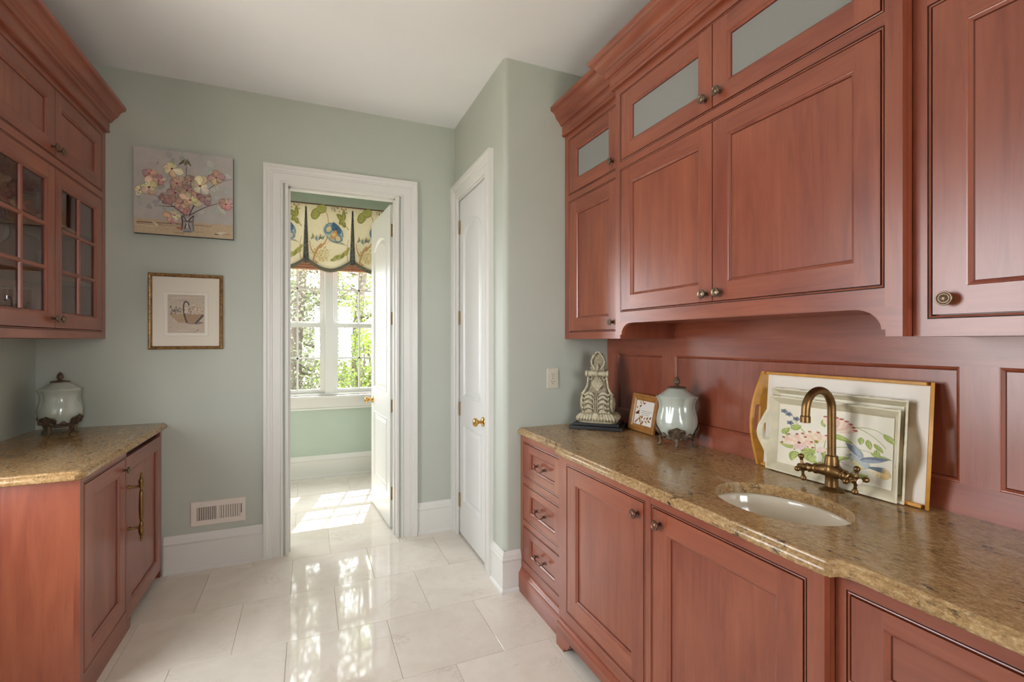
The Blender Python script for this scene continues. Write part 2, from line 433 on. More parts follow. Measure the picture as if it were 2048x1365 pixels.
# closet walls: rounded corner piece, lintel, corner return
mb = MB(); DY0, DY1, DZ = 2.822, 3.446, 2.485; rr = 0.03
pl = [(XCL, DY0), (XCL, YC + rr)] + [(XCL + rr - rr*math.cos(t*PI/16), YC + rr - rr*math.sin(t*PI/16)) for t in range(1, 8)] + [(XCL + rr, YC), (1.9, YC), (1.9, YC + 0.1), (XCL + 0.11, YC + 0.1), (XCL + 0.11, DY0)]
mb.loft([[(x, y, 0) for x, y in pl], [(x, y, ZC) for x, y in pl]], True, True, True, 0, True)
mb.box((XCL, DY0, DZ), (XCL + 0.11, DY1, ZC)); mb.box((XCL, DY1, 0), (XCL + 0.11, YB, ZC))
build_struct('wall_closet', mb, SAGE, sharp=25)
mb = MB(); mb.box((XCL + 0.4, YC + 0.12, 0), (XCL + 0.5, YB, ZC)); build_struct('wall_closet_inner', mb, SAGE)
# back room walls
WX0, WX1, WZ0, WZ1 = -0.612, 1.026, 0.865, 2.42
WA = (-2.05, -0.9, 0.865, 2.42)
mb = MB(); mb.box((-2.3, YW, 0), (WA[0], YW + 0.14, ZC)); mb.box((WA[1], YW, 0), (WX0, YW + 0.14, ZC)); mb.box((WA[0], YW, 0), (WA[1], YW + 0.14, WA[2])); mb.box((WA[0], YW, WA[3]), (WA[1], YW + 0.14, ZC)); mb.box((WX1, YW, 0), (2.3, YW + 0.14, ZC))
mb.box((WX0, YW, 0), (WX1, YW + 0.14, WZ0)); mb.box((WX0, YW, WZ1), (WX1, YW + 0.14, ZC)); build_struct('wall_window_side', mb, SAGE2)
mb = MB(); mb.box((-2.3, YB2, 0), (-2.2, YW, ZC)); build_struct('wall_back_room_left', mb, SAGE2)
WR = (4.62, 5.22, 1.15, 2.35)  # unseen window added to brighten the back room and the doorway light
mb = MB(); mb.box((2.0, YB2, 0), (2.14, WR[0], ZC)); mb.box((2.0, WR[1], 0), (2.14, YW, ZC)); mb.box((2.0, WR[0], 0), (2.14, WR[1], WR[2])); mb.box((2.0, WR[0], WR[3]), (2.14, WR[1], ZC)); build_struct('wall_back_room_right', mb, SAGE2)
mb = MB(); mb.box((-2.3, YB2 - 0.1, 0), (XL - 0.15, YB2, ZC)); mb.box((1.9, YB2 - 0.1, 0), (2.1, YB2, ZC)); build_struct('wall_back_room_front', mb, SAGE2)

# baseboards
BB = [(0, 0), (0.026, 0), (0.026, 0.012), (0.021, 0.019), (0.017, 0.022), (0.016, 0.175), (0.02, 0.18), (0.021, 0.188), (0.017, 0.196), (0.015, 0.208), (0.009, 0.222), (0.006, 0.232), (0, 0.232)]
def baseboard(name, path):
    mb = MB(); sweep(mb, path, BB, plan); build_struct(name, mb, TRIM)
baseboard('baseboard_back_left', [(-0.815, YB), (-0.271, YB)][::1])
baseboard('baseboard_back_right', [(0.748, YB), (1.012, YB)])
arc = [(XCL + rr - rr*math.cos(t*PI/8), YC + rr - rr*math.sin(t*PI/8)) for t in range(1, 4)]
baseboard('baseboard_closet', [(XCL, 2.705), (XCL, YC), (1.135, YC)])
baseboard('baseboard_window', [(-2.2, YW), (2.0, YW)])

# door casings and jambs
CAS = [(0, 0), (0, 0.013), (0.004, 0.017), (0.012, 0.017), (0.016, 0.011), (0.062, 0.013), (0.066, 0.018), (0.074, 0.018), (0.078, 0.022), (0.090, 0.024), (0.098, 0.03), (0.116, 0.031), (0.116, 0)]
def neg(prof): return [(-o, n) for o, n in prof]
mb = MB(); sweep(mb, [(-0.154, 0), (-0.154, 2.498), (0.628, 2.498), (0.628, 0)], neg(CAS), mapB(YB)); build_struct('trim_1', mb, TRIM)
mb = MB()   # jamb lining with stop
mb.box((OXL, YB - 0.008, 0), (OXL + 0.018, YB2 + 0.01, OZ)); mb.box((OXR - 0.018, YB - 0.008, 0), (OXR, YB2 + 0.01, OZ)); mb.box((OXL, YB - 0.008, OZ - 0.018), (OXR, YB2 + 0.01, OZ))
mb.box((OXL + 0.018, YB + 0.05, 0), (OXL + 0.03, YB + 0.09, OZ - 0.018)); mb.box((OXR - 0.03, YB + 0.05, 0), (OXR - 0.018, YB + 0.09, OZ - 0.018)); mb.box((OXL + 0.018, YB + 0.05, OZ - 0.03), (OXR - 0.018, YB + 0.09, OZ - 0.018))
build_struct('trim_2', mb, TRIM, bevel=0.0015)
CAS2 = CAS
mb = MB(); sweep(mb, [(3.424, 0), (3.424, 2.496), (2.820, 2.496), (2.820, 0)], CAS2, mapR(XCL)); build_struct('trim_3', mb, TRIM)
mb = MB(); J = mapR(XCL)
mb.box((DY0, 0, -0.09), (DY0 + 0.012, DZ, 0.004), 0, J); mb.box((DY1 - 0.012, 0, -0.09), (DY1, DZ, 0.004), 0, J); mb.box((DY0, DZ - 0.002, -0.09), (DY1, DZ + 0.012, 0.004), 0, J)
build_struct('trim_4', mb, TRIM)

# two-panel arch-top doors
def arch_contour(u0, u1, v0, v1, rise):
    L = [(u0, v0), (u1, v0)]
    n = 14
    for i in range(n + 1):
        t = i / n; x = u1 + (u0 - u1) * t
        s = math.sin(PI * t); L.append((x, v1 - rise + rise * (s ** 0.75 if s > 0 else 0)))
    return L
def door_leaf(name, mp, w, hgt, zb, th, parent=None, loc=None, local=False):
    mb = MB(); m = 0.105
    c1 = arch_contour(m, w - m, 1.035, 2.30, 0.085); c2 = [(m, 0.262), (w - m, 0.262), (w - m, 0.835), (m, 0.835)]
    mb.fill([(0, zb), (w, zb), (w, hgt), (0, hgt)], [c1, c2], mp, 0)
    for c in (c1, c2):
        loops = []
        for off, n in ((0, 0), (0.004, 0.004), (0.010, 0.004), (0.016, -0.004), (0.024, -0.010), (0.030, -0.010), (0.058, -0.002)):
            q = c if off == 0 else offset_closed(c, -off); loops.append([mp(u, v, n) for u, v in q])
        mb.loft(loops, True, False, False)
        q = offset_closed(c, -0.058); mb.fill(q, [], mp, -0.002)
    P = [(0, zb), (w, zb), (w, hgt), (0, hgt)]
    mb.loft([[mp(u, v, 0) for u, v in P], [mp(u, v, -th) for u, v in P]], True, False, True)
    return mb.build(name, DOORP, parent, local=local, loc=loc)

def door_knob(parent, c, axis, mat=BRASS_P, local=True):
    mb = MB(); lathe(mb, [(0.0, 0), (0.031, 0), (0.031, 0.004), (0.026, 0.009), (0.013, 0.013), (0.010, 0.03), (0.012, 0.036), (0.022, 0.042), (0.0275, 0.052), (0.0275, 0.058), (0.022, 0.067), (0.010, 0.071), (0.0, 0.0715)], c, axis, 24)
    return mb.build('knob', mat, parent, local=local, sharp=40)

# open door in the back room
ang = math.atan2(0.997, -0.0775)
d1 = door_leaf('door_1', lambda u, v, n: (u, n, v), 0.70, 2.484, 0.012, 0.036, local=True, loc=(0.576, 3.716, 0)); struct(d1, 'open white panel door with arched panel')
d1.rotation_euler = (0, 0, ang)
door_knob(d1, (0.635, 0.0, 0.925), (0, 1, 0)); door_knob(d1, (0.635, -0.036, 0.925), (0, -1, 0))
for z in (2.288, 1.613, 0.942, 0.272):
    mb = MB(); mb.box((-0.0035, -0.034, z - 0.05), (0.0, -0.008, z + 0.05)); mb.box((-0.004, -0.062, z - 0.05), (-0.001, -0.036, z + 0.05))
    lathe(mb, [(0.0065, -0.052), (0.0065, 0.052), (0.004, 0.06), (0.001, 0.064)], (-0.003, -0.041, z), (0, 0, 1), 10)
    hg = mb.build('hinge', BRASS_H, d1, local=True)
    sm = MB()
    for dz in (-0.034, 0.0, 0.034): lathe(sm, [(0.0034, 0.0036), (0.0034, 0.0042), (0.0, 0.0042)], (0, -0.017 - (0.005 if dz == 0 else 0), z + dz), (-1, 0, 0), 8)
    sm.build('screw', BLACKW, hg, local=True)
# closet door
mpd = lambda u, v, n: (XCL + 0.006 - n, 3.434 - u, v)
d2 = door_leaf('door_2', mpd, 0.60, 2.478, 0.015, 0.036); struct(d2, 'closed white closet door with arched panel')
door_knob(d2, (XCL + 0.006, 3.434 - 0.535, 0.918), (-1, 0, 0))
for z in (2.286, 1.611, 0.937, 0.259):
    mb = MB(); lathe(mb, [(0.003, -0.062), (0.0075, -0.056), (0.0075, 0.056), (0.003, 0.062)], (XCL - 0.006, 3.438, z), (0, 0, 1), 12)
    for k in range(4): lathe(mb, [(0.0084, -0.002), (0.0084, 0.002)], (XCL - 0.006, 3.438, z - 0.045 + k*0.03), (0, 0, 1), 12)
    mb.box((XCL - 0.002, 3.405, z - 0.05), (XCL + 0.0055, 3.437, z + 0.05))
    mb.build('hinge', BRASS_H, d2, local=True)
mb = MB(); mb.box((XCL + 0.05, 2.84, 0.0), (XCL + 0.06, 3.43, 0.014)); mb.build('threshold_gap', GAP, d2, local=True)

# ------------------------------------------------------------------ windows
def plain_window(name, mp, w):
    u0, u1, v0, v1 = w; mb = MB()
    f = 0.05
    for a in ((u0, u0+f, v0, v1), (u1-f, u1, v0, v1), (u0, u1, v0, v0+f), (u0, u1, v1-f, v1)): mb.box((a[0], a[2], -0.11), (a[1], a[3], -0.05), 0, mp)
    mid = (u0+u1)/2; mb.box((mid-0.03, v0, -0.11), (mid+0.03, v1, -0.05), 0, mp)
    sweep(mb, [(u0, v0), (u0, v1), (u1, v1), (u1, v0), (u0, v0)], neg(CAS), mp, caps=False)
    build_struct(name, mb, TRIM)
plain_window('window_4', mapB(YW), WA)
plain_window('added_fill_window_right', mapR(2.0), WR)
plain_window('window_2', mapL(XL), LW)
plain_window('added_fill_window_rear', lambda u, v, n: (u, -2.2 + n, v), RW)

# double-hung pair in the back room
w1 = MB()
mp = mapB(YW)
w1.box((WX0, WZ0, -0.13), (WX0 + 0.02, WZ1, 0.0), 0, mp); w1.box((WX1 - 0.02, WZ0, -0.13), (WX1, WZ1, 0.0), 0, mp)
w1.box((WX0, WZ1 - 0.03, -0.13), (WX1, WZ1, 0.0), 0, mp); w1.box((WX0, WZ0 - 0.005, -0.13), (WX1, WZ0 + 0.02, 0.0), 0, mp)
w1.box((0.165, WZ0, -0.12), (0.249, WZ1, 0.012), 0, mp)
win = build_struct('window_1', w1, TRIM, bevel=0.002)
struct(win, 'white double-hung window pair seen through the doorway')
mb = MB(); sweep(mb, [(WX0, 0.86), (WX0, WZ1), (WX1, WZ1), (WX1, 0.86)], neg(CAS), mp)
mb.build('window_casing', TRIM, win)
mb = MB(); mb.box((WX0 - 0.14, 0.835, -0.02), (WX1 + 0.14, 0.862, 0.05), 0, mp); mb.build('window_sill', TRIM, win, bevel=0.005)
mb = MB(); mb.box((WX0 - 0.11, 0.715, 0), (WX1 + 0.11, 0.835, 0.018), 0, mp); mb.box((WX0 - 0.11, 0.715, 0.018), (WX1 + 0.11, 0.735, 0.026), 0, mp); mb.build('apron', TRIM, win, bevel=0.003)
def sash(g, depth, name):
    u0, u1, v0, v1 = g; st = 0.047; mb = MB(); d0, d1_ = depth - 0.018, depth + 0.018
    mb.box((u0 - st, v0 - st, d0), (u0, v1 + st, d1_), 0, mp); mb.box((u1, v0 - st, d0), (u1 + st, v1 + st, d1_), 0, mp)
    mb.box((u0, v0 - st, d0), (u1, v0, d1_), 0, mp); mb.box((u0, v1, d0), (u1, v1 + st, d1_), 0, mp)
    s = mb.build('sash', TRIM, win, bevel=0.003)
    um, vm = (u0+u1)/2, (v0+v1)/2
    ua, ub = u0 + (u1-u0)/3, u0 + (u1-u0)*2/3
    for bx in ((ua - 0.009, v0, ua + 0.009, v1), (ub - 0.009, v0, ub + 0.009, v1), (u0, vm - 0.009, u1, vm + 0.009)):
        m2 = MB(); m2.box((bx[0], bx[1], depth - 0.012), (bx[2], bx[3], depth + 0.012), 0, mp); m2.build('muntin', TRIM, s)
    for (a, b_) in ((u0, ua), (ua, ub), (ub, u1)):
        for (c_, d_) in ((v0, vm), (vm, v1)):
            m2 = MB(); m2.poly([mp(a, c_, depth), mp(b_, c_, depth), mp(b_, d_, depth), mp(a, d_, depth)]); m2.build('pane', GLASS, s)
for (a, b_) in ((-0.545, 0.120), (0.296, 0.961)):
    sash((a, b_, 0.928, 1.585), -0.045, 'lower'); sash((a, b_, 1.645, 2.345), -0.085, 'upper')

# ------------------------------------------------------------------ cabinet joinery
BEAD = 0.008
def face_frame(parent, mp, u0, u1, v0, v1, openings, th=0.02, name='face_frame'):
    """front frame with beaded openings; stiles get upright grain, rails lengthwise grain"""
    mb = MB(); ex = [(a - BEAD, b + BEAD, c - BEAD, d + BEAD) for a, b, c, d in openings]
    us = sorted({u0, u1, *[x for e in ex for x in e[:2]]}); vs = sorted({v0, v1, *[x for e in ex for x in e[2:]]})
    us = [x for x in us if u0 - 1e-9 <= x <= u1 + 1e-9]; vs = [x for x in vs if v0 - 1e-9 <= x <= v1 + 1e-9]
    for a, b in zip(us[:-1], us[1:]):
        rail = any(e[0] - 1e-6 <= a and b <= e[1] + 1e-6 for e in ex)
        for c, d in zip(vs[:-1], vs[1:]):
            if any(e[0] - 1e-6 <= a and b <= e[1] + 1e-6 and e[2] - 1e-6 <= c and d <= e[3] + 1e-6 for e in ex): continue
            mb.poly([mp(a, c, 0), mp(b, c, 0), mp(b, d, 0), mp(a, d, 0)], 1 if rail else 0)
    R = lambda a, b, c, d, n: [mp(a, c, n), mp(b, c, n), mp(b, d, n), mp(a, d, n)]
    for a, b, c, d in openings:
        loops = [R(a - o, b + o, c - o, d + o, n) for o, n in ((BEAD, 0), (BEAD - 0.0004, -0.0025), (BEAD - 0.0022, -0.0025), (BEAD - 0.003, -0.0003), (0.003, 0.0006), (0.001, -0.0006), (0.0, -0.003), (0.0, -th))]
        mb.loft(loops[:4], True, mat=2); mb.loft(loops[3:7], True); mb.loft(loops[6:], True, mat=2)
    mb.loft([R(u0, u1, v0, v1, 0), R(u0, u1, v0, v1, -th)], True)
    return mb.build(name, [WV, WY, WDARK], parent, recalc=True)

INNER = [(0.0, 0.0), (0.002, -0.0025), (0.004, -0.003), (0.010, -0.0075), (0.012, -0.0115)]
def rect(mp, a, b, c, d, n): return [mp(a, c, n), mp(b, c, n), mp(b, d, n), mp(a, d, n)]
def panel_door(parent, mp, u0, u1, v0, v1, wu, wv=None, gap=0.0028, th=0.019, fill='wood', panes=None, name='door', hor=False):
    wv = wv or wu; mb = MB(); a, b, c, d = u0 + gap, u1 - gap, v0 + gap, v1 - gap
    mb.poly(rect(mp, a, a + wu, c, d, 0), 0); mb.poly(rect(mp, b - wu, b, c, d, 0), 0)
    mb.poly(rect(mp, a + wu, b - wu, c, c + wv, 0), 1); mb.poly(rect(mp, a + wu, b - wu, d - wv, d, 0), 1)
    mb.loft([rect(mp, a, b, c, d, 0), rect(mp, a, b, c, d, -th)], True, False, fill == 'wood')
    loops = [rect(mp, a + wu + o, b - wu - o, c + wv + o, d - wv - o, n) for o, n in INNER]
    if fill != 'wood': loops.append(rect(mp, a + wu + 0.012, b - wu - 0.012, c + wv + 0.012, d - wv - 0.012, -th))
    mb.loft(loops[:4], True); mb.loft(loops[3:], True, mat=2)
    if fill != 'wood':
        mb.loft([rect(mp, a, b, c, d, -th), rect(mp, a + wu + 0.012, b - wu - 0.012, c + wv + 0.012, d - wv - 0.012, -th)], True)
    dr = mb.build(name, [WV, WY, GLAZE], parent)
    pa, pb, pc, pd = a + wu + 0.0118, b - wu - 0.0118, c + wv + 0.0118, d - wv - 0.0118
    if fill == 'wood':
        m2 = MB(); m2.box((pa, pc, -0.018), (pb, pd, -0.0115), 0, mp); m2.build('panel', WY if hor else WV, dr)
    elif fill == 'frost':
        m2 = MB(); m2.box((pa, pc, -0.016), (pb, pd, -0.0122), 0, mp); m2.build('frosted_pane', FROST, dr)
    elif fill == 'lights':
        cols, rows = panes; mw = 0.011
        for i in range(1, cols):
            x = pa + (pb - pa) * i / cols; m2 = MB()
            m2.loft([[mp(x + s, pc, n), mp(x + s, pd, n)] for s, n in ((-mw, -0.012), (-mw*0.7, -0.005), (-0.003, -0.002), (0.003, -0.002), (mw*0.7, -0.005), (mw, -0.012))], False)
            m2.build('muntin', WV, dr)
        for j in range(1, rows):
            z = pc + (pd - pc) * j / rows; m2 = MB()
            m2.loft([[mp(pa, z + s, n), mp(pb, z + s, n)] for s, n in ((-mw, -0.012), (-mw*0.7, -0.005), (-0.003, -0.0025), (0.003, -0.0025), (mw*0.7, -0.005), (mw, -0.012))], False)
            m2.build('muntin', WY, dr)
        for i in range(cols):
            for j in range(rows):
                x0, x1 = pa + (pb-pa)*i/cols, pa + (pb-pa)*(i+1)/cols; z0, z1 = pc + (pd-pc)*j/rows, pc + (pd-pc)*(j+1)/rows
                m2 = MB(); m2.poly(rect(mp, x0, x1, z0, z1, -0.0125)); m2.build('pane', GLASSC, dr)
    return dr

KNOB = [(0.0, 0.0), (0.009, 0.0), (0.009, 0.002), (0.0055, 0.004), (0.005, 0.014), (0.008, 0.017), (0.0155, 0.019), (0.0175, 0.021), (0.0178, 0.024), (0.0165, 0.026), (0.0145, 0.0262), (0.0125, 0.0245), (0.010, 0.0242), (0.007, 0.0262), (0.003, 0.0275), (0.0, 0.0277)]
def knob(parent, mp, u, v, mat=None, s=1.0):
    p0 = Vector(mp(u, v, 0)); p1 = Vector(mp(u, v, 1)); mb = MB()
    lathe(mb, [(r * s, h_ * s) for r, h_ in KNOB], p0, p1 - p0, 24)
    return mb.build('knob', mat or BRONZE_K, parent, sharp=50)

def drawer_pull(parent, mp, u, v):
    mb = MB(); L = 0.044
    for s in (-1, 1):
        p0 = Vector(mp(u + s*L, v, 0)); ax = Vector(mp(u + s*L, v, 1)) - p0
        lathe(mb, [(0.0, 0), (0.010, 0), (0.010, 0.002), (0.006, 0.005), (0.0055, 0.016), (0.0085, 0.019), (0.0085, 0.024), (0.004, 0.028), (0.0, 0.029)], p0, ax, 14)
        tube(mb, [mp(u + s*L, v, 0.021), mp(u + s*(L + 0.008), v + 0.004, 0.021), mp(u + s*(L + 0.014), v + 0.010, 0.020)], [0.006, 0.005, 0.002], 8)
    pts = [mp(u + L*math.cos(PI - PI*i/14), v - 0.016*math.sin(PI*i/14), 0.021 + 0.010*math.sin(PI*i/14)) for i in range(15)]
    tube(mb, pts, [0.0035 + 0.0016*math.sin(PI*i/14) for i in range(15)], 10)
    return mb.build('pull', PINKBRZ, parent, sharp=50)

CROWN = [(0.0, 2.672), (0.016, 2.673), (0.021, 2.677), (0.0225, 2.682), (0.021, 2.687), (0.0195, 2.690), (0.0195, 2.732), (0.024, 2.735), (0.032, 2.737), (0.034, 2.742), (0.038, 2.75), (0.046, 2.757), (0.047, 2.762), (0.054, 2.766), (0.060, 2.772), (0.068, 2.790), (0.074, 2.800), (0.083, 2.808), (0.093, 2.812), (0.098, 2.816), (0.1, 2.824), (0.1, 2.836), (0.0, 2.836)]
def crown(parent, path):
    mb = MB(); sweep(mb, path, CROWN, plan, smooth=True); return mb.build('crown_molding', WY, parent, sharp=18)

# ------------------------------------------------------------------ right: wall cabinets
VB = 1.452
# narrow
t = thing('wall_cabinet', 'narrow cherry wall cabinet with small dark glass pane beside the rounded wall corner', 'cabinet', (1.431, 2.24, VB), group='cherry wall cabinets over the sink counter')
M = mapR(1.431); U0, U1 = 1.956, YC - 0.003
mb = MB(); mb.box((1.452, U0, VB), (XP + 0.02, U1, 2.80)); mb.build('carcass', WV, t)
face_frame(t, M, U0, U1, VB, 2.68, [(2.0, 2.473, 1.497, 2.262), (2.0, 2.473, 2.312, 2.632)])
d = panel_door(t, M, 2.0, 2.473, 1.497, 2.262, 0.07); knob(d, M, 2.036, 1.537)
d = panel_door(t, M, 2.0, 2.473, 2.312, 2.632, 0.068, fill='frost'); knob(d, M, 2.036, 2.357)
crown(t, [(1.431, U1), (1.431, U0)])
# centre
t = thing('wall_cabinet', 'wide cherry wall cabinet with paired doors, pale frosted panes and arched valance above the sink', 'cabinet', (1.39, 1.34, VB), group='cherry wall cabinets over the sink counter')
M = mapR(1.39); U0, U1 = 0.723, 1.954; UM = 1.3435
mb = MB(); mb.box((1.411, U0, 1.53), (XP + 0.02, U1, 2.80)); mb.box((1.411, U1 - 0.02, VB), (XP + 0.02, U1, 1.53)); mb.box((1.411, U0, VB), (XP + 0.02, U0 + 0.02, 1.53)); mb.build('carcass', WV, t)
face_frame(t, M, U0, U1, 1.53, 2.68, [(0.772, 1.907, 1.587, 2.262), (0.772, 1.907, 2.312, 2.628)])
# valance with quarter-round corners
mb = MB(); L = [(U0, 1.53), (U0, VB), (0.762, VB), (0.762, VB + 0.018), (0.772, VB + 0.018)]
L += [(0.772 + 0.072*(1 - math.cos(k*PI/20)), VB + 0.018 + 0.056*math.sin(k*PI/20)) for k in range(1, 11)]
Rr = [(U0 + U1 - u, v) for u, v in L]; poly = L + Rr[::-1]
mb.loft([[M(u, v, 0) for u, v in poly], [M(u, v, -0.02) for u, v in poly]], True); mb.fill(poly, [], M, 0); mb.fill(poly, [], M, -0.02)
mb.build('valance', WY, t)
for (a, b) in ((UM - 0.001, 1.907), (0.772, UM + 0.001)):
    ks = UM + 0.034 if a > 1 else UM - 0.034
    d = panel_door(t, M, a, b, 1.587, 2.262, 0.066); knob(d, M, ks, 1.618)
    d = panel_door(t, M, a, b, 2.312, 2.628, 0.066, fill='frost'); knob(d, M, ks, 2.357)
crown(t, [(XP, U1), (1.39, U1), (1.39, U0), (XP, U0)])
# near end
t = thing('wall_cabinet', 'cherry wall cabinet with a single round knob on its door, cut by the picture edge', 'cabinet', (1.431, 0.2, VB), group='cherry wall cabinets over the sink counter')
M = mapR(1.431); U0, U1 = -0.33, 0.721
mb = MB(); mb.box((1.452, U0, VB), (XP + 0.02, U1, 2.80)); mb.build('carcass', WV, t)
face_frame(t, M, U0, U1, VB, 2.68, [(0.214, 0.682, 1.503, 2.274), (0.214, 0.682, 2.324, 2.632), (-0.29, 0.172, 1.503, 2.274), (-0.29, 0.172, 2.324, 2.632)])
for a, b in ((0.214, 0.682), (-0.29, 0.172)):
    d = panel_door(t, M, a, b, 1.503, 2.274, 0.066); knob(d, M, b - 0.036, 1.543)
    d = panel_door(t, M, a, b, 2.324, 2.632, 0.066, fill='frost'); knob(d, M, b - 0.036, 2.36)
crown(t, [(1.431, U1), (1.431, U0)])

# ------------------------------------------------------------------ right wall panelling behind the counter
ZT = 0.937
M = mapR(XP)
fr = MB(); ops = [(2.024, 2.422, 1.028, 1.363), (0.760, 1.930, 1.028, 1.365), (0.21, 0.674, 1.028, 1.367), (-0.33, 0.13, 1.028, 1.367)]
us = sorted({-0.4, YC - 0.002, *[x for o in ops for x in o[:2]]}); vs = sorted({ZT - 0.03, 1.4515, *[x for o in ops for x in o[2:]]})
for a, b in zip(us[:-1], us[1:]):
    for c_, d_ in zip(vs[:-1], vs[1:]):
        if any(o[0]-1e-6 <= a and b <= o[1]+1e-6 and o[2]-1e-6 <= c_ and d_ <= o[3]+1e-6 for o in ops): continue
        fr.poly(rect(M, a, b, c_, d_, 0), 1 if any(o[0]-1e-6 <= a and b <= o[1]+1e-6 for o in ops) or (c_ < 1.0) or (d_ > 1.4) else 0)
for a, b, c_, d_ in ops:
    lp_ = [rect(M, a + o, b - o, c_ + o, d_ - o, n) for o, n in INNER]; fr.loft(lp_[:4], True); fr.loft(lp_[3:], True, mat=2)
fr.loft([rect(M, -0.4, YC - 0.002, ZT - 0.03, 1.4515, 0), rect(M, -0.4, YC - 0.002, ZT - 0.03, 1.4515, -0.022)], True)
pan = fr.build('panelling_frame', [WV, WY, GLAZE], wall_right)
for a, b, c_, d_ in ops:
    m2 = MB(); m2.box((a + 0.0118, c_ + 0.0118, -0.018), (b - 0.0118, d_ - 0.0118, -0.0115), 0, M); m2.build('panel', WV, wall_right)
mb = MB(); mb.box((-0.4, 1.4515, -0.022), (YC - 0.002, 1.60, 0.0005), 0, M); mb.build('panelling_cap', WY, wall_right)

# ------------------------------------------------------------------ right: base cabinets
def base_mold(mb, path, proj, zt=0.132):
    sweep(mb, path, [(0, zt), (0.003, zt), (0.005, zt - 0.006), (0.010, zt - 0.012), (0.011, zt - 0.018), (0.016, zt - 0.024), (proj, zt - 0.030), (proj, 0.0), (0, 0.0)], plan, mat=0)
# drawers by the closet
t = thing('drawer_cabinet', 'cherry base unit with three drawers and curved pulls next to the closet baseboard', 'cabinet', (1.137, 2.26, 0), group='cherry base cabinets under the sink counter')
M = mapR(1.137); U0, U1 = 2.003, YC - 0.003
mb = MB(); mb.box((1.158, U0, 0.0), (XP - 0.005, U1, 0.897)); mb.build('carcass', WV, t)
dz = [(0.672, 0.857), (0.426, 0.618), (0.185, 0.376)]
face_frame(t, M, U0, U1, 0.1, 0.898, [(2.038, 2.483, a, b) for a, b in dz])
for a, b in dz:
    d = panel_door(t, M, 2.038, 2.483, a, b, 0.072, 0.040, name='drawer_front', hor=True); drawer_pull(d, M, 2.255, (a + b) / 2 + 0.002)
mb = MB(); base_mold(mb, [(1.137, U1), (1.137, U0)], 0.019); mb.build('base_molding', WY, t, sharp=30)
# sink base
t = thing('sink_cabinet', 'projecting cherry sink base with two tall doors and bracket feet', 'cabinet', (1.10, 1.36, 0), group='cherry base cabinets under the sink counter')
M = mapR(1.10); U0, U1 = 0.73, 2.0
mb = MB()
for bx in (((1.121, U0, 0.10), (1.14, U1, 0.897)), ((1.14, U0, 0.10), (XP - 0.005, U0 + 0.018, 0.897)), ((1.14, U1 - 0.018, 0.10), (XP - 0.005, U1, 0.897)), ((1.14, U0, 0.10), (XP - 0.005, U1, 0.12))): mb.box(*bx)
mb.build('carcass', WV, t)
ops = [(1.376, 1.921, 0.193, 0.863), (0.78, 1.33, 0.193, 0.863)]
face_frame(t, M, U0, U1, 0.1, 0.898, ops)
d = panel_door(t, M, *ops[0], 0.07); knob(d, M, 1.376 + 0.036, 0.815, PINKBRZ)
d = panel_door(t, M, *ops[1], 0.07); knob(d, M, 1.33 - 0.036, 0.815, PINKBRZ)
mb = MB(); zt = 0.132
sweep(mb, [(1.16, U1 - 0.0155), (1.10, U1 - 0.0155), (1.10, U0 + 0.0155), (1.16, U0 + 0.0155)], [(0, zt), (0.003, zt), (0.005, zt-0.006), (0.010, zt-0.012), (0.011, zt-0.018), (0.015, zt-0.024), (0.015, zt-0.038), (0, zt-0.038)], plan); mb.build('base_molding', WY, t, sharp=30)
mb = MB(); MF = mapR(1.086); zb = zt - 0.036
L = [(U1, zb), (U1, 0), (1.932, 0), (1.928, 0.02)] + [(1.928 - 0.036*math.sin(k*PI/16) - 0.002*k, 0.02 + 0.045*(1-math.cos(k*PI/16)) ) for k in range(1, 9)]
Rr = [(U0 + U1 - u, v) for u, v in L]; poly = L + Rr[::-1]
mb.loft([[MF(u, v, 0) for u, v in poly], [MF(u, v, -0.02) for u, v in poly]], True); mb.fill(poly, [], MF, 0); mb.fill(poly, [], MF, -0.02)
mb.box((1.104, U1 - 0.02, 0), (1.16, U1, zb)); mb.box((1.104, U0, 0), (1.16, U0 + 0.02, zb))
mb.build('bracket_feet', WY, t)
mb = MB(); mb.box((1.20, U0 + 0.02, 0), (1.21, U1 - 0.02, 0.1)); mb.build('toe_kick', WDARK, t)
# near end drawers
t = thing('drawer_cabinet', 'cherry base unit with recessed-panel drawers at the near end of the sink counter', 'cabinet', (1.137, 0.2, 0), group='cherry base cabinets under the sink counter')
M = mapR(1.137); U0, U1 = -0.4, 0.728
mb = MB(); mb.box((1.158, U0, 0.0), (XP - 0.005, U1, 0.897)); mb.build('carcass', WV, t)
ops = [(a, b, c_, d_) for (a, b) in ((0.21, 0.696), (-0.36, 0.16)) for (c_, d_) in ((0.664, 0.861), (0.426, 0.618), (0.185, 0.376))]
face_frame(t, M, U0, U1, 0.1, 0.898, ops)
for o in ops:
    d = panel_door(t, M, *o, 0.066, 0.038, name='drawer_front', hor=True); drawer_pull(d, M, (o[0] + o[1]) / 2, (o[2] + o[3]) / 2)
mb = MB(); base_mold(mb, [(1.137, U1 - 0.016), (1.137, U0)], 0.019); mb.build('base_molding', WY, t, sharp=30)

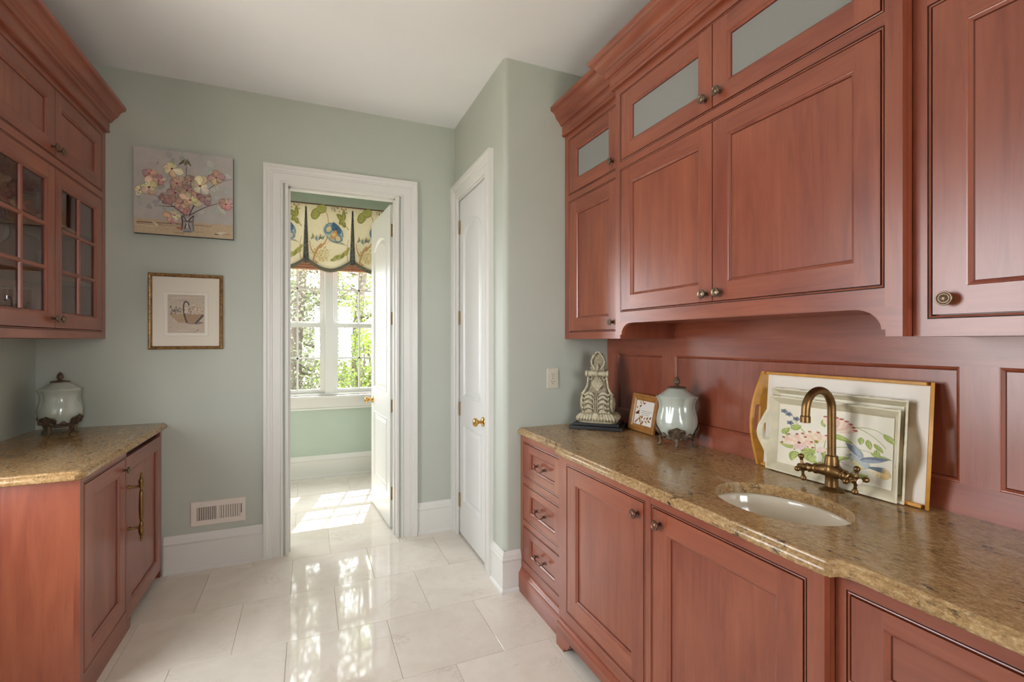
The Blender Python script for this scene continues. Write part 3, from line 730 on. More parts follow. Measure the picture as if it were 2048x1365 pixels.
# ------------------------------------------------------------------ granite counters
EDGEP = [(-0.022, 0.0), (-0.016, -0.0005), (-0.013, -0.003), (-0.012, -0.007), (-0.008, -0.009), (-0.003, -0.013), (0.0, -0.019), (0.0, -0.026), (-0.003, -0.033), (-0.009, -0.037), (-0.02, -0.037)]
def counter(name, path, back, label, hole=None):
    mb = MB()
    sweep(mb, path, [(o, ZT + z) for o, z in EDGEP], plan, caps=False, smooth=True)
    top = offset_path(path, EDGEP[0][0]) + back; bot = offset_path(path, EDGEP[-1][0]) + back
    hl = [hole] if hole else []
    mb.fill(top, hl, plan, ZT); mb.fill(bot, hl, plan, ZT - 0.037)
    if hole:
        mb.loft([[(x, y, ZT) for x, y in offset_closed(hole, 0.0)], [(x, y, ZT - 0.037) for x, y in hole]], True, smooth=True)
    o = mb.build(name, GRAN, sharp=30, loc=(path[0][0], path[0][1], ZT))
    return tag(o, label, 'countertop')
SCX, SCY, SAX, SAY = 1.358, 1.045, 0.162, 0.208
hole = [(SCX + SAX*math.cos(2*PI*k/64), SCY + SAY*math.sin(2*PI*k/64)) for k in range(64)]
counter('granite_countertop', [(1.117, YC - 0.002), (1.117, 2.045), (1.110, 2.028), (1.085, 2.016), (1.079, 2.0), (1.079, 0.722), (1.085, 0.706), (1.108, 0.700), (1.117, 0.684), (1.117, -0.4)], [(XP - 0.001, -0.4), (XP - 0.001, YC - 0.002)], 'long speckled tan granite countertop with oval sink cut-out along the panelled wall', hole)
counter('granite_countertop', [(XL + 0.002, 2.345), (-0.825, 2.345), (-0.803, 2.362), (-0.798, 2.375), (-0.798, YB - 0.002)], [(XL + 0.002, YB - 0.002)], 'short tan granite countertop under the glass-door cabinet')

# undermount sink
t = thing('sink', 'oval biscuit porcelain undermount sink set into granite', 'sink', (SCX, SCY, ZT - 0.19))
mb = MB(); z0 = ZT - 0.0375
prof = [(1.16, 0), (1.06, 0), (1.03, -0.003), (1.01, -0.012), (0.985, -0.04), (0.93, -0.08), (0.82, -0.115), (0.62, -0.14), (0.35, -0.152), (0.12, -0.156)]
loops = [[(SCX + SAX*s*math.cos(2*PI*k/48), SCY + SAY*s*math.sin(2*PI*k/48), z0 + z) for k in range(48)] for s, z in prof]
mb.loft(loops, True, smooth=True)
back = [[(SCX + SAX*s*math.cos(2*PI*k/48), SCY + SAY*s*math.sin(2*PI*k/48), z0 + z - 0.012) for k in range(48)] for s, z in [(1.16, 0.0)] + prof[3:]]
mb.loft(back, True, smooth=True)
mb.build('basin', BISCUIT, t, sharp=40)
mb = MB(); lathe(mb, [(0.026, 0.0), (0.026, 0.003), (0.02, 0.002), (0.012, -0.004), (0.0, -0.004)], (SCX, SCY, z0 - 0.156), (0, 0, 1), 20); mb.build('drain', BRASS_A, t, sharp=40)
# maker's oval stamp inside the bowl
mb = MB()
def bowl(a, z):  # point on bowl wall at plan angle a, depth z below rim
    ps = prof[3:]
    for (s0, q0), (s1, q1) in zip(ps[:-1], ps[1:]):
        if q1 <= z <= q0: s = s0 + (s1 - s0) * (z - q0) / (q1 - q0); break
    s -= 0.006
    return (SCX + SAX*s*math.cos(a), SCY + SAY*s*math.sin(a), z0 + z)
ca = -0.60; pts = [bowl(ca + 0.085*math.cos(2*PI*k/24), -0.040 + 0.008*math.sin(2*PI*k/24)) for k in range(25)]
tube(mb, pts, 0.0007, 6)
for k in range(6):
    a_ = ca - 0.05 + 0.02*k; tube(mb, [bowl(a_, -0.037), bowl(a_ + 0.004, -0.043)], 0.0005, 5)
mb.build('stamp', plain('stamp_grey', srgb(150, 138, 116), 0.4), t)

# ------------------------------------------------------------------ left: base cabinets
t = thing('base_cabinet', 'cherry base cabinet with plain side panel and one knobbed door under the short counter', 'cabinet', (-0.822, 2.65, 0), group='cherry base cabinets under the short counter')
M = mapL(-0.822)
mb = MB(); mb.box((XL + 0.002, 2.404, 0.0), (-0.843, 2.902, 0.897)); mb.build('carcass', WV, t)
mb = MB(); mb.box((XL + 0.002, 2.385, 0.0), (-0.842, 2.403, 0.897)); mb.build('end_panel', WV, t)
face_frame(t, M, 2.385, 2.9035, 0.0, 0.898, [(2.426, 2.888, 0.119, 0.866)])
d = panel_door(t, M, 2.426, 2.888, 0.119, 0.866, 0.068); knob(d, M, 2.862, 0.812)
mb = MB(); mb.box((-0.838, 2.9035, 0.0), (-0.8222, 2.963, 0.052)); mb.build('plinth_return', WV, t)
t = thing('panel_front_unit', 'cherry panel-front unit with long turned brass pull below the framed print', 'cabinet', (-0.822, 3.2, 0), group='cherry base cabinets under the short counter')
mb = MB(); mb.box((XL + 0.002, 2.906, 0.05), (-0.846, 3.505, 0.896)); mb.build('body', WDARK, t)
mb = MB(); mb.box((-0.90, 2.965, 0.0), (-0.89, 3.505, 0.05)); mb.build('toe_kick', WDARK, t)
mb = MB(); mb.box((-0.9, 3.508, 0.0), (-0.828, YB - 0.001, 0.897)); mb.build('filler_strip', WV, t)
d = panel_door(t, M, 2.9035, 3.506, 0.052, 0.868, 0.072, name='door')
mb = MB(); yb_, xo = 2.945, -0.772
for z in (0.707, 0.500):
    lathe(mb, [(0.0, 0), (0.0105, 0), (0.0105, 0.003), (0.0065, 0.006), (0.006, 0.035), (0.008, 0.05)], (-0.822, yb_, z), (1, 0, 0), 14)
pr = [(0.0, 0.408), (0.0045, 0.409), (0.0055, 0.414), (0.0035, 0.418), (0.0065, 0.422), (0.0065, 0.428), (0.0045, 0.433), (0.008, 0.442), (0.0125, 0.458), (0.013, 0.475), (0.010, 0.488), (0.0115, 0.492), (0.0105, 0.50), (0.006, 0.515), (0.0085, 0.518), (0.006, 0.522), (0.0092, 0.53), (0.0112, 0.575), (0.0115, 0.605), (0.0112, 0.63), (0.0092, 0.678), (0.006, 0.685), (0.0085, 0.689), (0.006, 0.693), (0.0105, 0.707), (0.0115, 0.715), (0.010, 0.72), (0.013, 0.725), (0.0125, 0.738), (0.008, 0.75), (0.0045, 0.757), (0.0065, 0.76), (0.0065, 0.766), (0.0035, 0.77), (0.0055, 0.775), (0.0045, 0.78), (0.0, 0.781)]
zm = (pr[0][1] + pr[-1][1]) / 2; pr = [(r, (h_ - zm) * 0.93 + 0.6035) for r, h_ in pr]
lathe(mb, [(r, h_) for r, h_ in pr], (xo, yb_, 0), (0, 0, 1), 18)
mb.build('pull_handle', BRASS_A, d, sharp=55)

# ------------------------------------------------------------------ left: wall cabinet with glass doors
t = thing('wall_cabinet', 'cherry wall cabinet with divided glass doors hanging above the short granite counter', 'cabinet', (-1.101, 2.95, 1.453))
M = mapL(-1.101); U0, U1 = 2.325, YB - 0.004; VB2 = 1.453; SP = 2.926
mb = MB()
for bx in (((XL + 0.001, U0, VB2), (XL + 0.012, U1, 2.8)), ((XL + 0.012, U0, VB2), (-1.122, U0 + 0.018, 2.8)), ((XL + 0.012, U1 - 0.018, VB2), (-1.122, U1, 2.8)), ((XL + 0.012, U0 + 0.018, VB2 + 0.012), (-1.122, U1 - 0.018, VB2 + 0.03)), ((XL + 0.012, U0 + 0.018, 2.282), (-1.122, U1 - 0.018, 2.30)), ((XL + 0.012, U0 + 0.018, 2.68), (-1.122, U1 - 0.018, 2.80))): mb.box(*bx)
mb.build('carcass', WV, t)
for z in (1.765, 2.03):
    mb = MB(); mb.box((XL + 0.014, U0 + 0.02, z - 0.009), (-1.16, U1 - 0.02, z + 0.009)); mb.build('shelf', WY, t, bevel=0.001)
op = [(2.372, 3.478, 1.499, 2.262), (2.372, 3.478, 2.314, 2.634)]
face_frame(t, M, U0, U1, VB2, 2.68, op)
for a, b in ((SP - 0.001, 3.478), (2.372, SP + 0.001)):
    ks = SP + 0.03 if b > 3 else SP - 0.03
    d = panel_door(t, M, a, b, 1.499, 2.262, 0.066, fill='lights', panes=(2, 3)); knob(d, M, ks, 1.545)
    d = panel_door(t, M, a, b, 2.314, 2.634, 0.066); knob(d, M, ks, 2.352)
crown(t, [(XL + 0.002, U0), (-1.101, U0), (-1.101, U1)])

# ------------------------------------------------------------------ flat painted designs (print on real surfaces)
class Decal:
    """coloured flat shapes laid on a surface; mp(u,v,n) maps design plane to the object"""
    def __init__(s, mp, n0=0.0004, step=0.000012): s.mb = MB(); s.mp = mp; s.n = n0; s.step = step
    def shape(s, pts, col):
        s.n += s.step
        pls = [[Vector((p[0], p[1], 0)) for p in pts]]
        ids = [s.mb.vert(s.mp(p[0], p[1], s.n)) for p in pts]
        for t in tessellate_polygon(pls): s.mb.face([ids[k] for k in t], 0, False, lin(*col))
    def petal(s, x, y, ang, L, w, col, tip=0.6, curl=0.0):
        pts = []
        n = 9
        for sgn in (1, -1):
            for i in range(n + 1):
                t = i / n if sgn == 1 else 1 - i / n
                wd = w * math.sin(PI * min(1, t ** tip)) ** 0.8 if 0 < t < 1 else 0
                a = ang + curl * t
                px = x + math.cos(a) * L * t - math.sin(a) * wd * sgn * 0.5; py = y + math.sin(a) * L * t + math.cos(a) * wd * sgn * 0.5
                if not pts or (abs(px - pts[-1][0]) + abs(py - pts[-1][1])) > 1e-6: pts.append((px, py))
        s.shape(pts[:-1] if len(pts) > 3 else pts, col)
    def stroke(s, pts, w, col, w1=None):
        w1 = w if w1 is None else w1; n = len(pts); Lp, Rp = [], []
        for i in range(n):
            a, b = pts[max(0, i-1)], pts[min(n-1, i+1)]; dx, dy = b[0]-a[0], b[1]-a[1]; l = math.hypot(dx, dy) or 1
            ww = (w + (w1 - w) * i / max(1, n-1)) / 2
            Lp.append((pts[i][0] - dy/l*ww, pts[i][1] + dx/l*ww)); Rp.append((pts[i][0] + dy/l*ww, pts[i][1] - dx/l*ww))
        s.shape(Lp + Rp[::-1], col)
    def blob(s, x, y, rx, ry, col, wob=0.12, n=14, rot=0.0):
        pts = []
        for i in range(n):
            t = 2*PI*i/n; k = 1 + random.uniform(-wob, wob); a, b = rx*k*math.cos(t), ry*k*math.sin(t)
            pts.append((x + a*math.cos(rot) - b*math.sin(rot), y + a*math.sin(rot) + b*math.cos(rot)))
        s.shape(pts, col)
    def rect(s, x0, y0, x1, y1, col): s.shape([(x0, y0), (x1, y0), (x1, y1), (x0, y1)], col)
    def build(s, name, parent, local=False):
        o = s.mb.build(name, DECAL, parent, local=local, recalc=False); o['kind'] = 'stuff'; return o
def curve(p0, p1, p2, n=10): return [((1-t)**2*p0[0] + 2*(1-t)*t*p1[0] + t*t*p2[0], (1-t)**2*p0[1] + 2*(1-t)*t*p1[1] + t*t*p2[1]) for t in [i/n for i in range(n+1)]]

# ------------------------------------------------------------------ back wall: pictures, vent
PX0, PX1, PZ0, PZ1 = -0.958, -0.440, 2.090, 2.610
t = thing('canvas_painting', 'unframed canvas of cream and pink magnolia blossoms in a glass vase', 'painting', ((PX0+PX1)/2, YB, PZ0))
M = mapB(YB - 0.034)
mb = MB(); mb.box((PX0, PZ0, -0.033), (PX1, PZ1, 0), 0, M); mb.build('canvas_edge', CANVE, t, bevel=0.001)
mb = MB(); mb.box((PX0 + 0.0005, PZ0 + 0.0005, 0), (PX1 - 0.0005, PZ1 - 0.0005, 0.001), 0, M); mb.build('canvas', CANVAS, t)
Wd, Hd = PX1 - PX0, PZ1 - PZ0
cl01 = lambda q: min(0.996, max(0.004, q))
D = Decal(lambda u, v, n: M(PX0 + cl01(u)*Wd, PZ0 + cl01(v)*Hd, n), 0.0014)
for k in range(90):
    x, y = random.uniform(0.05, 0.95), random.uniform(0.24, 0.96)
    cc = random.choice([(168, 160, 160), (182, 176, 172), (160, 158, 152), (176, 166, 168), (186, 184, 172), (170, 174, 164)]) if x < 0.6 else random.choice([(180, 186, 176), (170, 178, 172), (190, 190, 178), (178, 178, 172)])
    D.blob(x, y, random.uniform(0.02, 0.05), random.uniform(0.014, 0.03), cc, 0.3, 9, random.uniform(0, 3))
D.rect(0.004, 0.004, 0.996, 0.17, (186, 166, 136))
for k in range(22): D.blob(random.uniform(0.1, 0.9), random.uniform(0.03, 0.15), random.uniform(0.05, 0.1), 0.009, random.choice([(196, 178, 148), (176, 152, 120), (188, 172, 150), (166, 140, 110)]), 0.2, 10, 0.05)
D.stroke([(0.03, 0.125), (0.3, 0.132), (0.77, 0.14)], 0.012, (112, 84, 66), 0.006)
D.stroke([(0.03, 0.105), (0.5, 0.115)], 0.006, (150, 118, 96))
# vase
D.shape([(0.455, 0.245), (0.60, 0.245), (0.59, 0.15), (0.597, 0.07), (0.56, 0.045), (0.49, 0.045), (0.46, 0.07), (0.468, 0.15)], (158, 152, 148))
D.stroke([(0.47, 0.24), (0.475, 0.14), (0.466, 0.07)], 0.014, (78, 66, 66)); D.stroke([(0.585, 0.24), (0.578, 0.14), (0.588, 0.07)], 0.010, (104, 92, 90))
D.stroke(curve((0.50, 0.08), (0.50, 0.16), (0.59, 0.25)), 0.012, (70, 58, 58)); D.stroke(curve((0.555, 0.075), (0.54, 0.15), (0.48, 0.24)), 0.010, (84, 68, 66))
D.stroke([(0.52, 0.10), (0.525, 0.21)], 0.012, (206, 204, 200)); D.blob(0.53, 0.055, 0.055, 0.012, (120, 118, 128), 0.1)
D.blob(0.53, 0.175, 0.05, 0.012, (110, 96, 92), 0.2)
# branches
BR = (92, 66, 56)
for p in (((0.50, 0.24), (0.40, 0.34), (0.18, 0.47)), ((0.52, 0.24), (0.48, 0.45), (0.44, 0.78)), ((0.54, 0.24), (0.62, 0.45), (0.66, 0.64)), ((0.55, 0.25), (0.75, 0.42), (0.93, 0.44)), ((0.54, 0.25), (0.70, 0.66), (0.99, 0.74)), ((0.40, 0.34), (0.33, 0.33), (0.24, 0.33)), ((0.52, 0.3), (0.5, 0.7), (0.52, 0.86))): D.stroke(curve(*p), 0.012, BR, 0.004)
def magnolia(x, y, s, tones, n=7, rot=0.0):
    tilt = random.uniform(0, PI)
    for k in range(n):
        a = rot + 2*PI*k/n + random.uniform(-0.3, 0.3); L = s*random.uniform(0.75, 1.2)*(1 - 0.42*abs(math.cos(a - tilt))); c = tuple(q + random.randint(-14, 10) for q in random.choice(tones))
        D.petal(x, y, a, L, s*random.uniform(0.62, 0.8), tuple(int(q*0.80) for q in c), 1.5)
        D.petal(x + 0.01*s, y + 0.01*s, a + 0.06, L*0.94, s*random.uniform(0.46, 0.6), c, 1.5)
        D.petal(x, y, a + 0.1, L*0.75, s*0.2, tuple(min(255, int(q*1.06)) for q in c), 0.8)
    D.blob(x, y, s*0.10, s*0.09, (120, 70, 62), 0.3); D.blob(x - s*0.03, y + s*0.03, s*0.06, s*0.06, (160, 96, 80), 0.2)
CRM = [(222, 208, 168), (212, 194, 158), (226, 216, 184), (200, 172, 146)]; PNK = [(196, 158, 142), (208, 174, 152), (182, 142, 134)]; MAU = [(170, 140, 128), (180, 152, 136), (158, 128, 122)]
for a in ((0.40, 0.50, 0.13, MAU), (0.52, 0.55, 0.13, MAU), (0.30, 0.42, 0.10, MAU), (0.56, 0.66, 0.12, MAU), (0.24, 0.62, 0.10, PNK), (0.48, 0.40, 0.11, MAU), (0.62, 0.50, 0.10, PNK)): magnolia(*a, rot=random.uniform(0, 2))
for a in ((0.15, 0.695, 0.11, PNK), (0.42, 0.615, 0.12, PNK), (0.82, 0.735, 0.125, PNK), (0.70, 0.48, 0.115, MAU), (0.925, 0.42, 0.125, PNK), (0.38, 0.20, 0.11, PNK), (0.49, 0.32, 0.09, PNK), (0.06, 0.49, 0.085, CRM), (0.15, 0.535, 0.135, CRM), (0.37, 0.775, 0.135, CRM), (0.655, 0.61, 0.15, CRM + PNK), (0.555, 0.43, 0.125, CRM), (0.40, 0.235, 0.08, CRM)): magnolia(*a, rot=random.uniform(0, 2))
for k in range(7): D.petal(0.44 + 0.02*k, 0.83 + 0.01*(k % 3), 1.0 + 0.15*k, 0.07, 0.014, (104, 92, 62))
D.petal(0.24, 0.09, 2.4, 0.09, 0.03, (206, 186, 158)); D.petal(0.28, 0.06, 0.2, 0.08, 0.026, (190, 160, 138)); D.petal(0.41, 0.085, 0.1, 0.10, 0.02, (168, 104, 92)); D.petal(0.82, 0.05, 0.2, 0.12, 0.03, (206, 196, 176)); D.petal(0.80, 0.045, -0.05, 0.06, 0.016, (120, 86, 74))
D.build('painted_design', t)

FX0, FX1, FZ0, FZ1 = -0.892, -0.500, 1.388, 1.857
t = thing('framed_print', 'matted flower basket print in a tortoise gilt frame', 'picture', ((FX0+FX1)/2, YB, FZ0))
M = mapB(YB - 0.002)
mb = MB(); loop = [(FX0, FZ0), (FX1, FZ0), (FX1, FZ1), (FX0, FZ1)]
pf = [(0.0, -0.001), (0.0, 0.014), (0.002, 0.019), (0.006, 0.021), (0.013, 0.019), (0.017, 0.014), (0.019, 0.011), (0.021, 0.008)]
mb.loft([[M(u, v, n) for u, v in (loop if o == 0 else offset_closed(loop, -o))] for o, n in pf], True); mb.build('frame', GILT, t)
IU0, IU1, IV0, IV1 = FX0 + 0.020, FX1 - 0.020, FZ0 + 0.020, FZ1 - 0.020
ax0, ax1, az0, az1 = -0.812, -0.580, 1.470, 1.745
mb = MB(); loopm = [(IU0, IV0), (IU1, IV0), (IU1, IV1), (IU0, IV1)]; win_ = [(ax0, az0), (ax1, az0), (ax1, az1), (ax0, az1)]
mb.fill(loopm, [win_], M, 0.0085); mb.loft([[M(u, v, 0.0085) for u, v in win_], [M(u, v, 0.0055) for u, v in offset_closed(win_, -0.003)]], True)
mb.build('mat_board', MATB, t, recalc=False)
mb = MB(); mb.box((ax0 + 0.001, az0 + 0.001, 0.003), (ax1 - 0.001, az1 - 0.001, 0.0055), 0, M); mb.build('paper', PAPER, t)
bx0, bx1, bz0, bz1 = -0.795, -0.600, 1.490, 1.728
D = Decal(lambda u, v, n: M(bx0 + u*(bx1-bx0), bz0 + v*(bz1-bz0), n), 0.0056)
D.rect(0, 0, 1, 1, (200, 184, 166))
for k in range(26): D.blob(random.uniform(0.18, 0.82), random.uniform(0.06, 0.94), random.uniform(0.1, 0.17), random.uniform(0.012, 0.03), random.choice([(208, 192, 174), (194, 174, 158), (186, 168, 160), (206, 196, 178)]), 0.15, 12)
D.blob(0.72, 0.27, 0.26, 0.04, (148, 128, 126), 0.1)
D.shape([(0.04, 0.50), (0.98, 0.50), (0.74, 0.26), (0.28, 0.28)], (170, 140, 112)); D.shape([(0.06, 0.50), (0.42, 0.50), (0.46, 0.28), (0.28, 0.29)], (182, 154, 124))
D.stroke(curve((0.44, 0.52), (0.46, 0.36), (0.53, 0.27)), 0.05, (88, 78, 76), 0.04); D.stroke(curve((0.96, 0.48), (0.86, 0.36), (0.74, 0.25)), 0.06, (98, 88, 86), 0.05)
D.stroke(curve((0.43, 0.52), (0.40, 0.84), (0.50, 0.82)), 0.04, (86, 74, 74)); D.stroke(curve((0.50, 0.82), (0.56, 0.80), (0.57, 0.72)), 0.035, (86, 74, 74))
for k in range(70): D.blob(0.24 + random.gauss(0, 0.075), 0.585 + random.gauss(0, 0.042), random.uniform(0.018, 0.034), 0.018, random.choice([(106, 94, 90), (136, 122, 114), (206, 194, 176), (120, 108, 100), (188, 174, 156)]), 0.3, 7)
for k in range(110): D.blob(0.68 + random.gauss(0, 0.10), 0.60 + random.gauss(0, 0.06), random.uniform(0.016, 0.03), 0.02, random.choice([(214, 198, 176), (196, 176, 152), (178, 150, 136), (222, 208, 190), (150, 132, 120)]), 0.3, 7)
D.stroke([(0.68, 0.022), (0.76, 0.024)], 0.008, (96, 88, 80)); D.petal(0.78, 0.05, 0.6, 0.07, 0.03, (176, 120, 108))
D.build('printed_design', t)
mb = MB(); mb.poly([M(u, v, 0.0098) for u, v in loopm]); mb.build('glazing', GLASSP, t)

# floor-level vent in the back wall
V0x, V1x, V0z, V1z = -0.680, -0.374, 0.270, 0.427
t = thing('wall_vent', 'white metal register with upright louvres in the wall above the baseboard', 'vent', ((V0x+V1x)/2, YB, V0z))
M = mapB(YB - 0.001); outer = [(V0x, V0z), (V1x, V0z), (V1x, V1z), (V0x, V1z)]
sl = (V0x + 0.037, V1x - 0.032, V0z + 0.037, V1z - 0.037); mid = V0x + 0.152
hl = [[(sl[0], sl[2]), (mid - 0.006, sl[2]), (mid - 0.006, sl[3]), (sl[0], sl[3])], [(mid + 0.006, sl[2]), (sl[1], sl[2]), (sl[1], sl[3]), (mid + 0.006, sl[3])]]
mb = MB(); inn = offset_closed(outer, -0.008)
mb.loft([[M(u, v, 0) for u, v in outer], [M(u, v, 0.005) for u, v in offset_closed(outer, -0.003)], [M(u, v, 0.008) for u, v in inn]], True); mb.fill(inn, hl, M, 0.008)
for q in hl: mb.loft([[M(u, v, 0.008) for u, v in q], [M(u, v, 0.001) for u, v in q]], True)
mb.build('frame', VENT, t, recalc=False)
mb = MB(); mb.box((sl[0] - 0.002, sl[2] - 0.002, 0.0), (sl[1] + 0.002, sl[3] + 0.002, 0.0015), 0, M); mb.build('backing', VENTD, t)
for q, n, tilt in ((hl[0], 9, 0.0028), (hl[1], 9, -0.0028)):
    for k in range(n):
        u = q[0][0] + (q[1][0] - q[0][0]) * (k + 0.5) / n; m2 = MB()
        m2.loft([[M(u - 0.0016 + tilt, v, 0.0075), M(u + 0.0016 + tilt, v, 0.0075), M(u + 0.0016 - tilt, v, 0.0015), M(u - 0.0016 - tilt, v, 0.0015)] for v in (q[0][1], q[2][1])], True, True, True)
        m2.build('louvre', VENT, t)
for u in (V0x + 0.014, V1x - 0.012):
    mb = MB(); lathe(mb, [(0.0035, 0.0), (0.003, 0.0015), (0.0, 0.002)], M(u, (V0z+V1z)/2, 0.008), (0, -1, 0), 10); mb.build('screw', VENT, t)
mb = MB(); mb.box((V1x - 0.026, 0.328, 0.006), (V1x - 0.022, 0.388, 0.010), 0, M); mb.build('damper_slot', GAP, t)

# outlet on the closet wall
t = thing('wall_outlet', 'ivory duplex power outlet above the counter on the sage wall', 'outlet', (1.346, YC, 1.158))
M = mapB(YC - 0.0005); oc = 1.346
mb = MB(); mb.box((oc - 0.038, 1.158, 0), (oc + 0.038, 1.276, 0.005), 0, M); mb.build('cover_plate', IVORY, t, bevel=0.003)
for z in (1.194, 1.240):
    mb = MB(); lathe(mb, [(0.0172, 0.0), (0.0172, 0.0075), (0.0, 0.0075)], M(oc, z, 0.0), (0, -1, 0), 20, smooth=False); r_ = mb.build('receptacle', IVORY, t)
    m2 = MB()
    for du, w_, h_ in ((-0.0065, 0.0012, 0.0048), (0.0065, 0.0012, 0.004)): m2.box((oc + du - w_, z + 0.003 - h_, 0.0072), (oc + du + w_, z + 0.003 + h_, 0.0079), 0, M)
    lathe(m2, [(0.0026, 0.0072), (0.0026, 0.0079), (0, 0.0079)], M(oc, z - 0.009, 0.0), (0, -1, 0), 10)
    m2.build('slots', GAP, r_)
mb = MB(); lathe(mb, [(0.003, 0.004), (0.003, 0.006), (0, 0.0064)], M(oc, 1.217, 0), (0, -1, 0), 10); mb.build('screw', BRASS_A, t)

# ------------------------------------------------------------------ lidded jars
def jar(label, loc, rotz):
    t = thing('lidded_jar', label, 'jar', loc, rotz, 'celadon lidded jars on bronze feet')
    def scal(amp): return lambda th, h_: 1.0
    # body
    prof = [(0.030, 0.040), (0.052, 0.043), (0.070, 0.054), (0.084, 0.075), (0.0925, 0.100), (0.0945, 0.122), (0.0915, 0.145), (0.0855, 0.168), (0.0815, 0.186), (0.0815, 0.202), (0.0855, 0.218), (0.0925, 0.230), (0.0955, 0.236), (0.0935, 0.2385), (0.088, 0.236), (0.085, 0.228), (0.083, 0.215)]
    def lobes(th, h_):
        k = min(1.0, max(0.0, (h_ - 0.10) / 0.10)); c_ = abs(math.cos(4*th)) ; return 1.0 + 0.07*k*(c_ - 0.75)
    mb = MB(); lathe(mb, prof, (0, 0, 0), (0, 0, 1), 96, 0, lobes)
    for i, v in enumerate(mb.v):    # rim rises with the lobes
        if v[2] > 0.222:
            th = math.atan2(v[1], v[0]); mb.v[i] = (v[0], v[1], v[2] + 0.004*(abs(math.cos(4*(th + PI/2))) - 0.6)*(v[2]-0.222)/0.016)
    body = mb.build('body', CELADON, t, local=True, sharp=60)
    # lid
    mb = MB(); lathe(mb, [(0.088, 0.2365), (0.087, 0.240), (0.080, 0.245), (0.066, 0.255), (0.050, 0.268), (0.038, 0.2765), (0.03, 0.279), (0.0, 0.279)], (0, 0, 0), (0, 0, 1), 64, 0, lambda th, h_: 1.0 + 0.03*(abs(math.cos(4*th)) - 0.8)); lid = mb.build('lid', CELADON, t, local=True, sharp=50)
    mb = MB(); lathe(mb, [(0.0, 0.277), (0.038, 0.278), (0.0395, 0.281), (0.036, 0.284), (0.02, 0.2855), (0.011, 0.288), (0.0075, 0.291), (0.0075, 0.294), (0.0125, 0.298), (0.0150, 0.304), (0.0140, 0.312), (0.0105, 0.320), (0.0065, 0.327), (0.003, 0.332), (0.0, 0.3335)], (0, 0, 0), (0, 0, 1), 32, 0, lambda th, h_: 1.0 + (0.10*math.cos(8*th) if h_ < 0.287 else 0.09*math.cos(5*th + h_*900)))
    mb.build('finial', MOUNT, lid, local=True, sharp=60)
    # bronze mount: band, four palmettes, feet
    def rad(z):
        for (r0, z0_), (r1, z1_) in zip(prof[:-1], prof[1:]):
            if z0_ <= z <= z1_: return r0 + (r1-r0)*(z-z0_)/(z1_-z0_)
        return 0.05
    def on(th, x, z, lift=0.003):   # x metres along the girth
        r_ = (rad(z) if z > 0.055 else 0.068) + lift; a = th + x / 0.09; return (r_*math.cos(a), r_*math.sin(a), z)
    mb = MB()
    for k in range(8):      # swags
        a0 = k*PI/4; seg = [on(a0, 0.0707*i/10, 0.066 - 0.013*math.sin(PI*i/10), 0.004) for i in range(11)]; tube(mb, seg, 0.0042, 7)
        seg = [on(a0, 0.0707*i/10, 0.057 - 0.012*math.sin(PI*i/10), 0.003) for i in range(11)]; tube(mb, seg, 0.003, 7)
    for k in range(4): ball(mb, on(PI/4 + k*PI/2, 0, 0.062, 0.005), 0.0115, 12, 8)
    mb.build('swag_band', MOUNT, t, local=True)
    for k in range(4):
        th = k*PI/2; mb = MB()
        # backing plate
        outl = [(-0.012, 0.036), (-0.03, 0.050), (-0.041, 0.066), (-0.042, 0.082), (-0.034, 0.092), (-0.02, 0.094), (-0.009, 0.100), (0, 0.104), (0.009, 0.100), (0.02, 0.094), (0.034, 0.092), (0.042, 0.082), (0.041, 0.066), (0.03, 0.050), (0.012, 0.036)]
        ctr = mb.vert(on(th, 0, 0.068, 0.007)); ids = [mb.vert(on(th, x, z, 0.0035)) for x, z in outl]; n_ = len(ids)
        for i in range(n_ - 1): mb.face((ctr, ids[i], ids[i+1]), 0, True)
        mb.face((ctr, ids[-1], ids[0]), 0, True)
        for s in (-1, 1):   # scrolls
            pts = []
            for i in range(26):
                q = i/25; a = -PI*0.35 + q*PI*2.6; r_ = 0.0175*(1 - 0.72*q); pts.append(on(th, s*(0.0225 + r_*math.cos(a)*0.95), 0.076 + r_*math.sin(a), 0.0065))
            tube(mb, pts, [0.0042 - 0.0018*i/25 for i in range(26)], 7)
            tube(mb, [on(th, s*(0.036 - 0.026*i/8), 0.062 - 0.028*i/8, 0.006) for i in range(9)], 0.0035, 6)
        for x in (-0.0125, -0.0065, 0, 0.0065, 0.0125):   # fan ribs
            tube(mb, [on(th, x*0.25 + x*0.75*q, 0.042 + (0.056 - 1.1*abs(x))*q, 0.0065 + 0.004*math.sin(PI*q)) for q in [i/7 for i in range(8)]], [0.0022 + 0.0018*i/7 for i in range(8)], 6)
        # leg and paw
        d_ = Vector((math.cos(th), math.sin(th), 0))
        tube(mb, [d_*0.071 + Vector((0, 0, 0.046)), d_*0.074 + Vector((0, 0, 0.034)), d_*0.074 + Vector((0, 0, 0.020)), d_*0.077 + Vector((0, 0, 0.010)), d_*0.084 + Vector((0, 0, 0.0055)), d_*0.090 + Vector((0, 0, 0.0045))], [0.013, 0.009, 0.007, 0.0075, 0.0055, 0.0045], 10)
        mb.build('foot', MOUNT, t, local=True)
    mb = MB(); lathe(mb, [(0.0, 0.034), (0.062, 0.036), (0.066, 0.044), (0.06, 0.048), (0.0, 0.046)], (0, 0, 0), (0, 0, 1), 32); mb.build('base_plate', MOUNT, t, local=True)
    return t
jar('pale celadon lidded jar on bronze feet beside the small framed verse', (1.622, 1.785, ZT + 0.0005), math.atan2(-1.785, -1.622))
jar('pale celadon lidded jar on bronze feet on the short counter in the corner', (-1.245, 3.365, ZT + 0.0005), math.atan2(-3.365, 1.245) - 0.62)

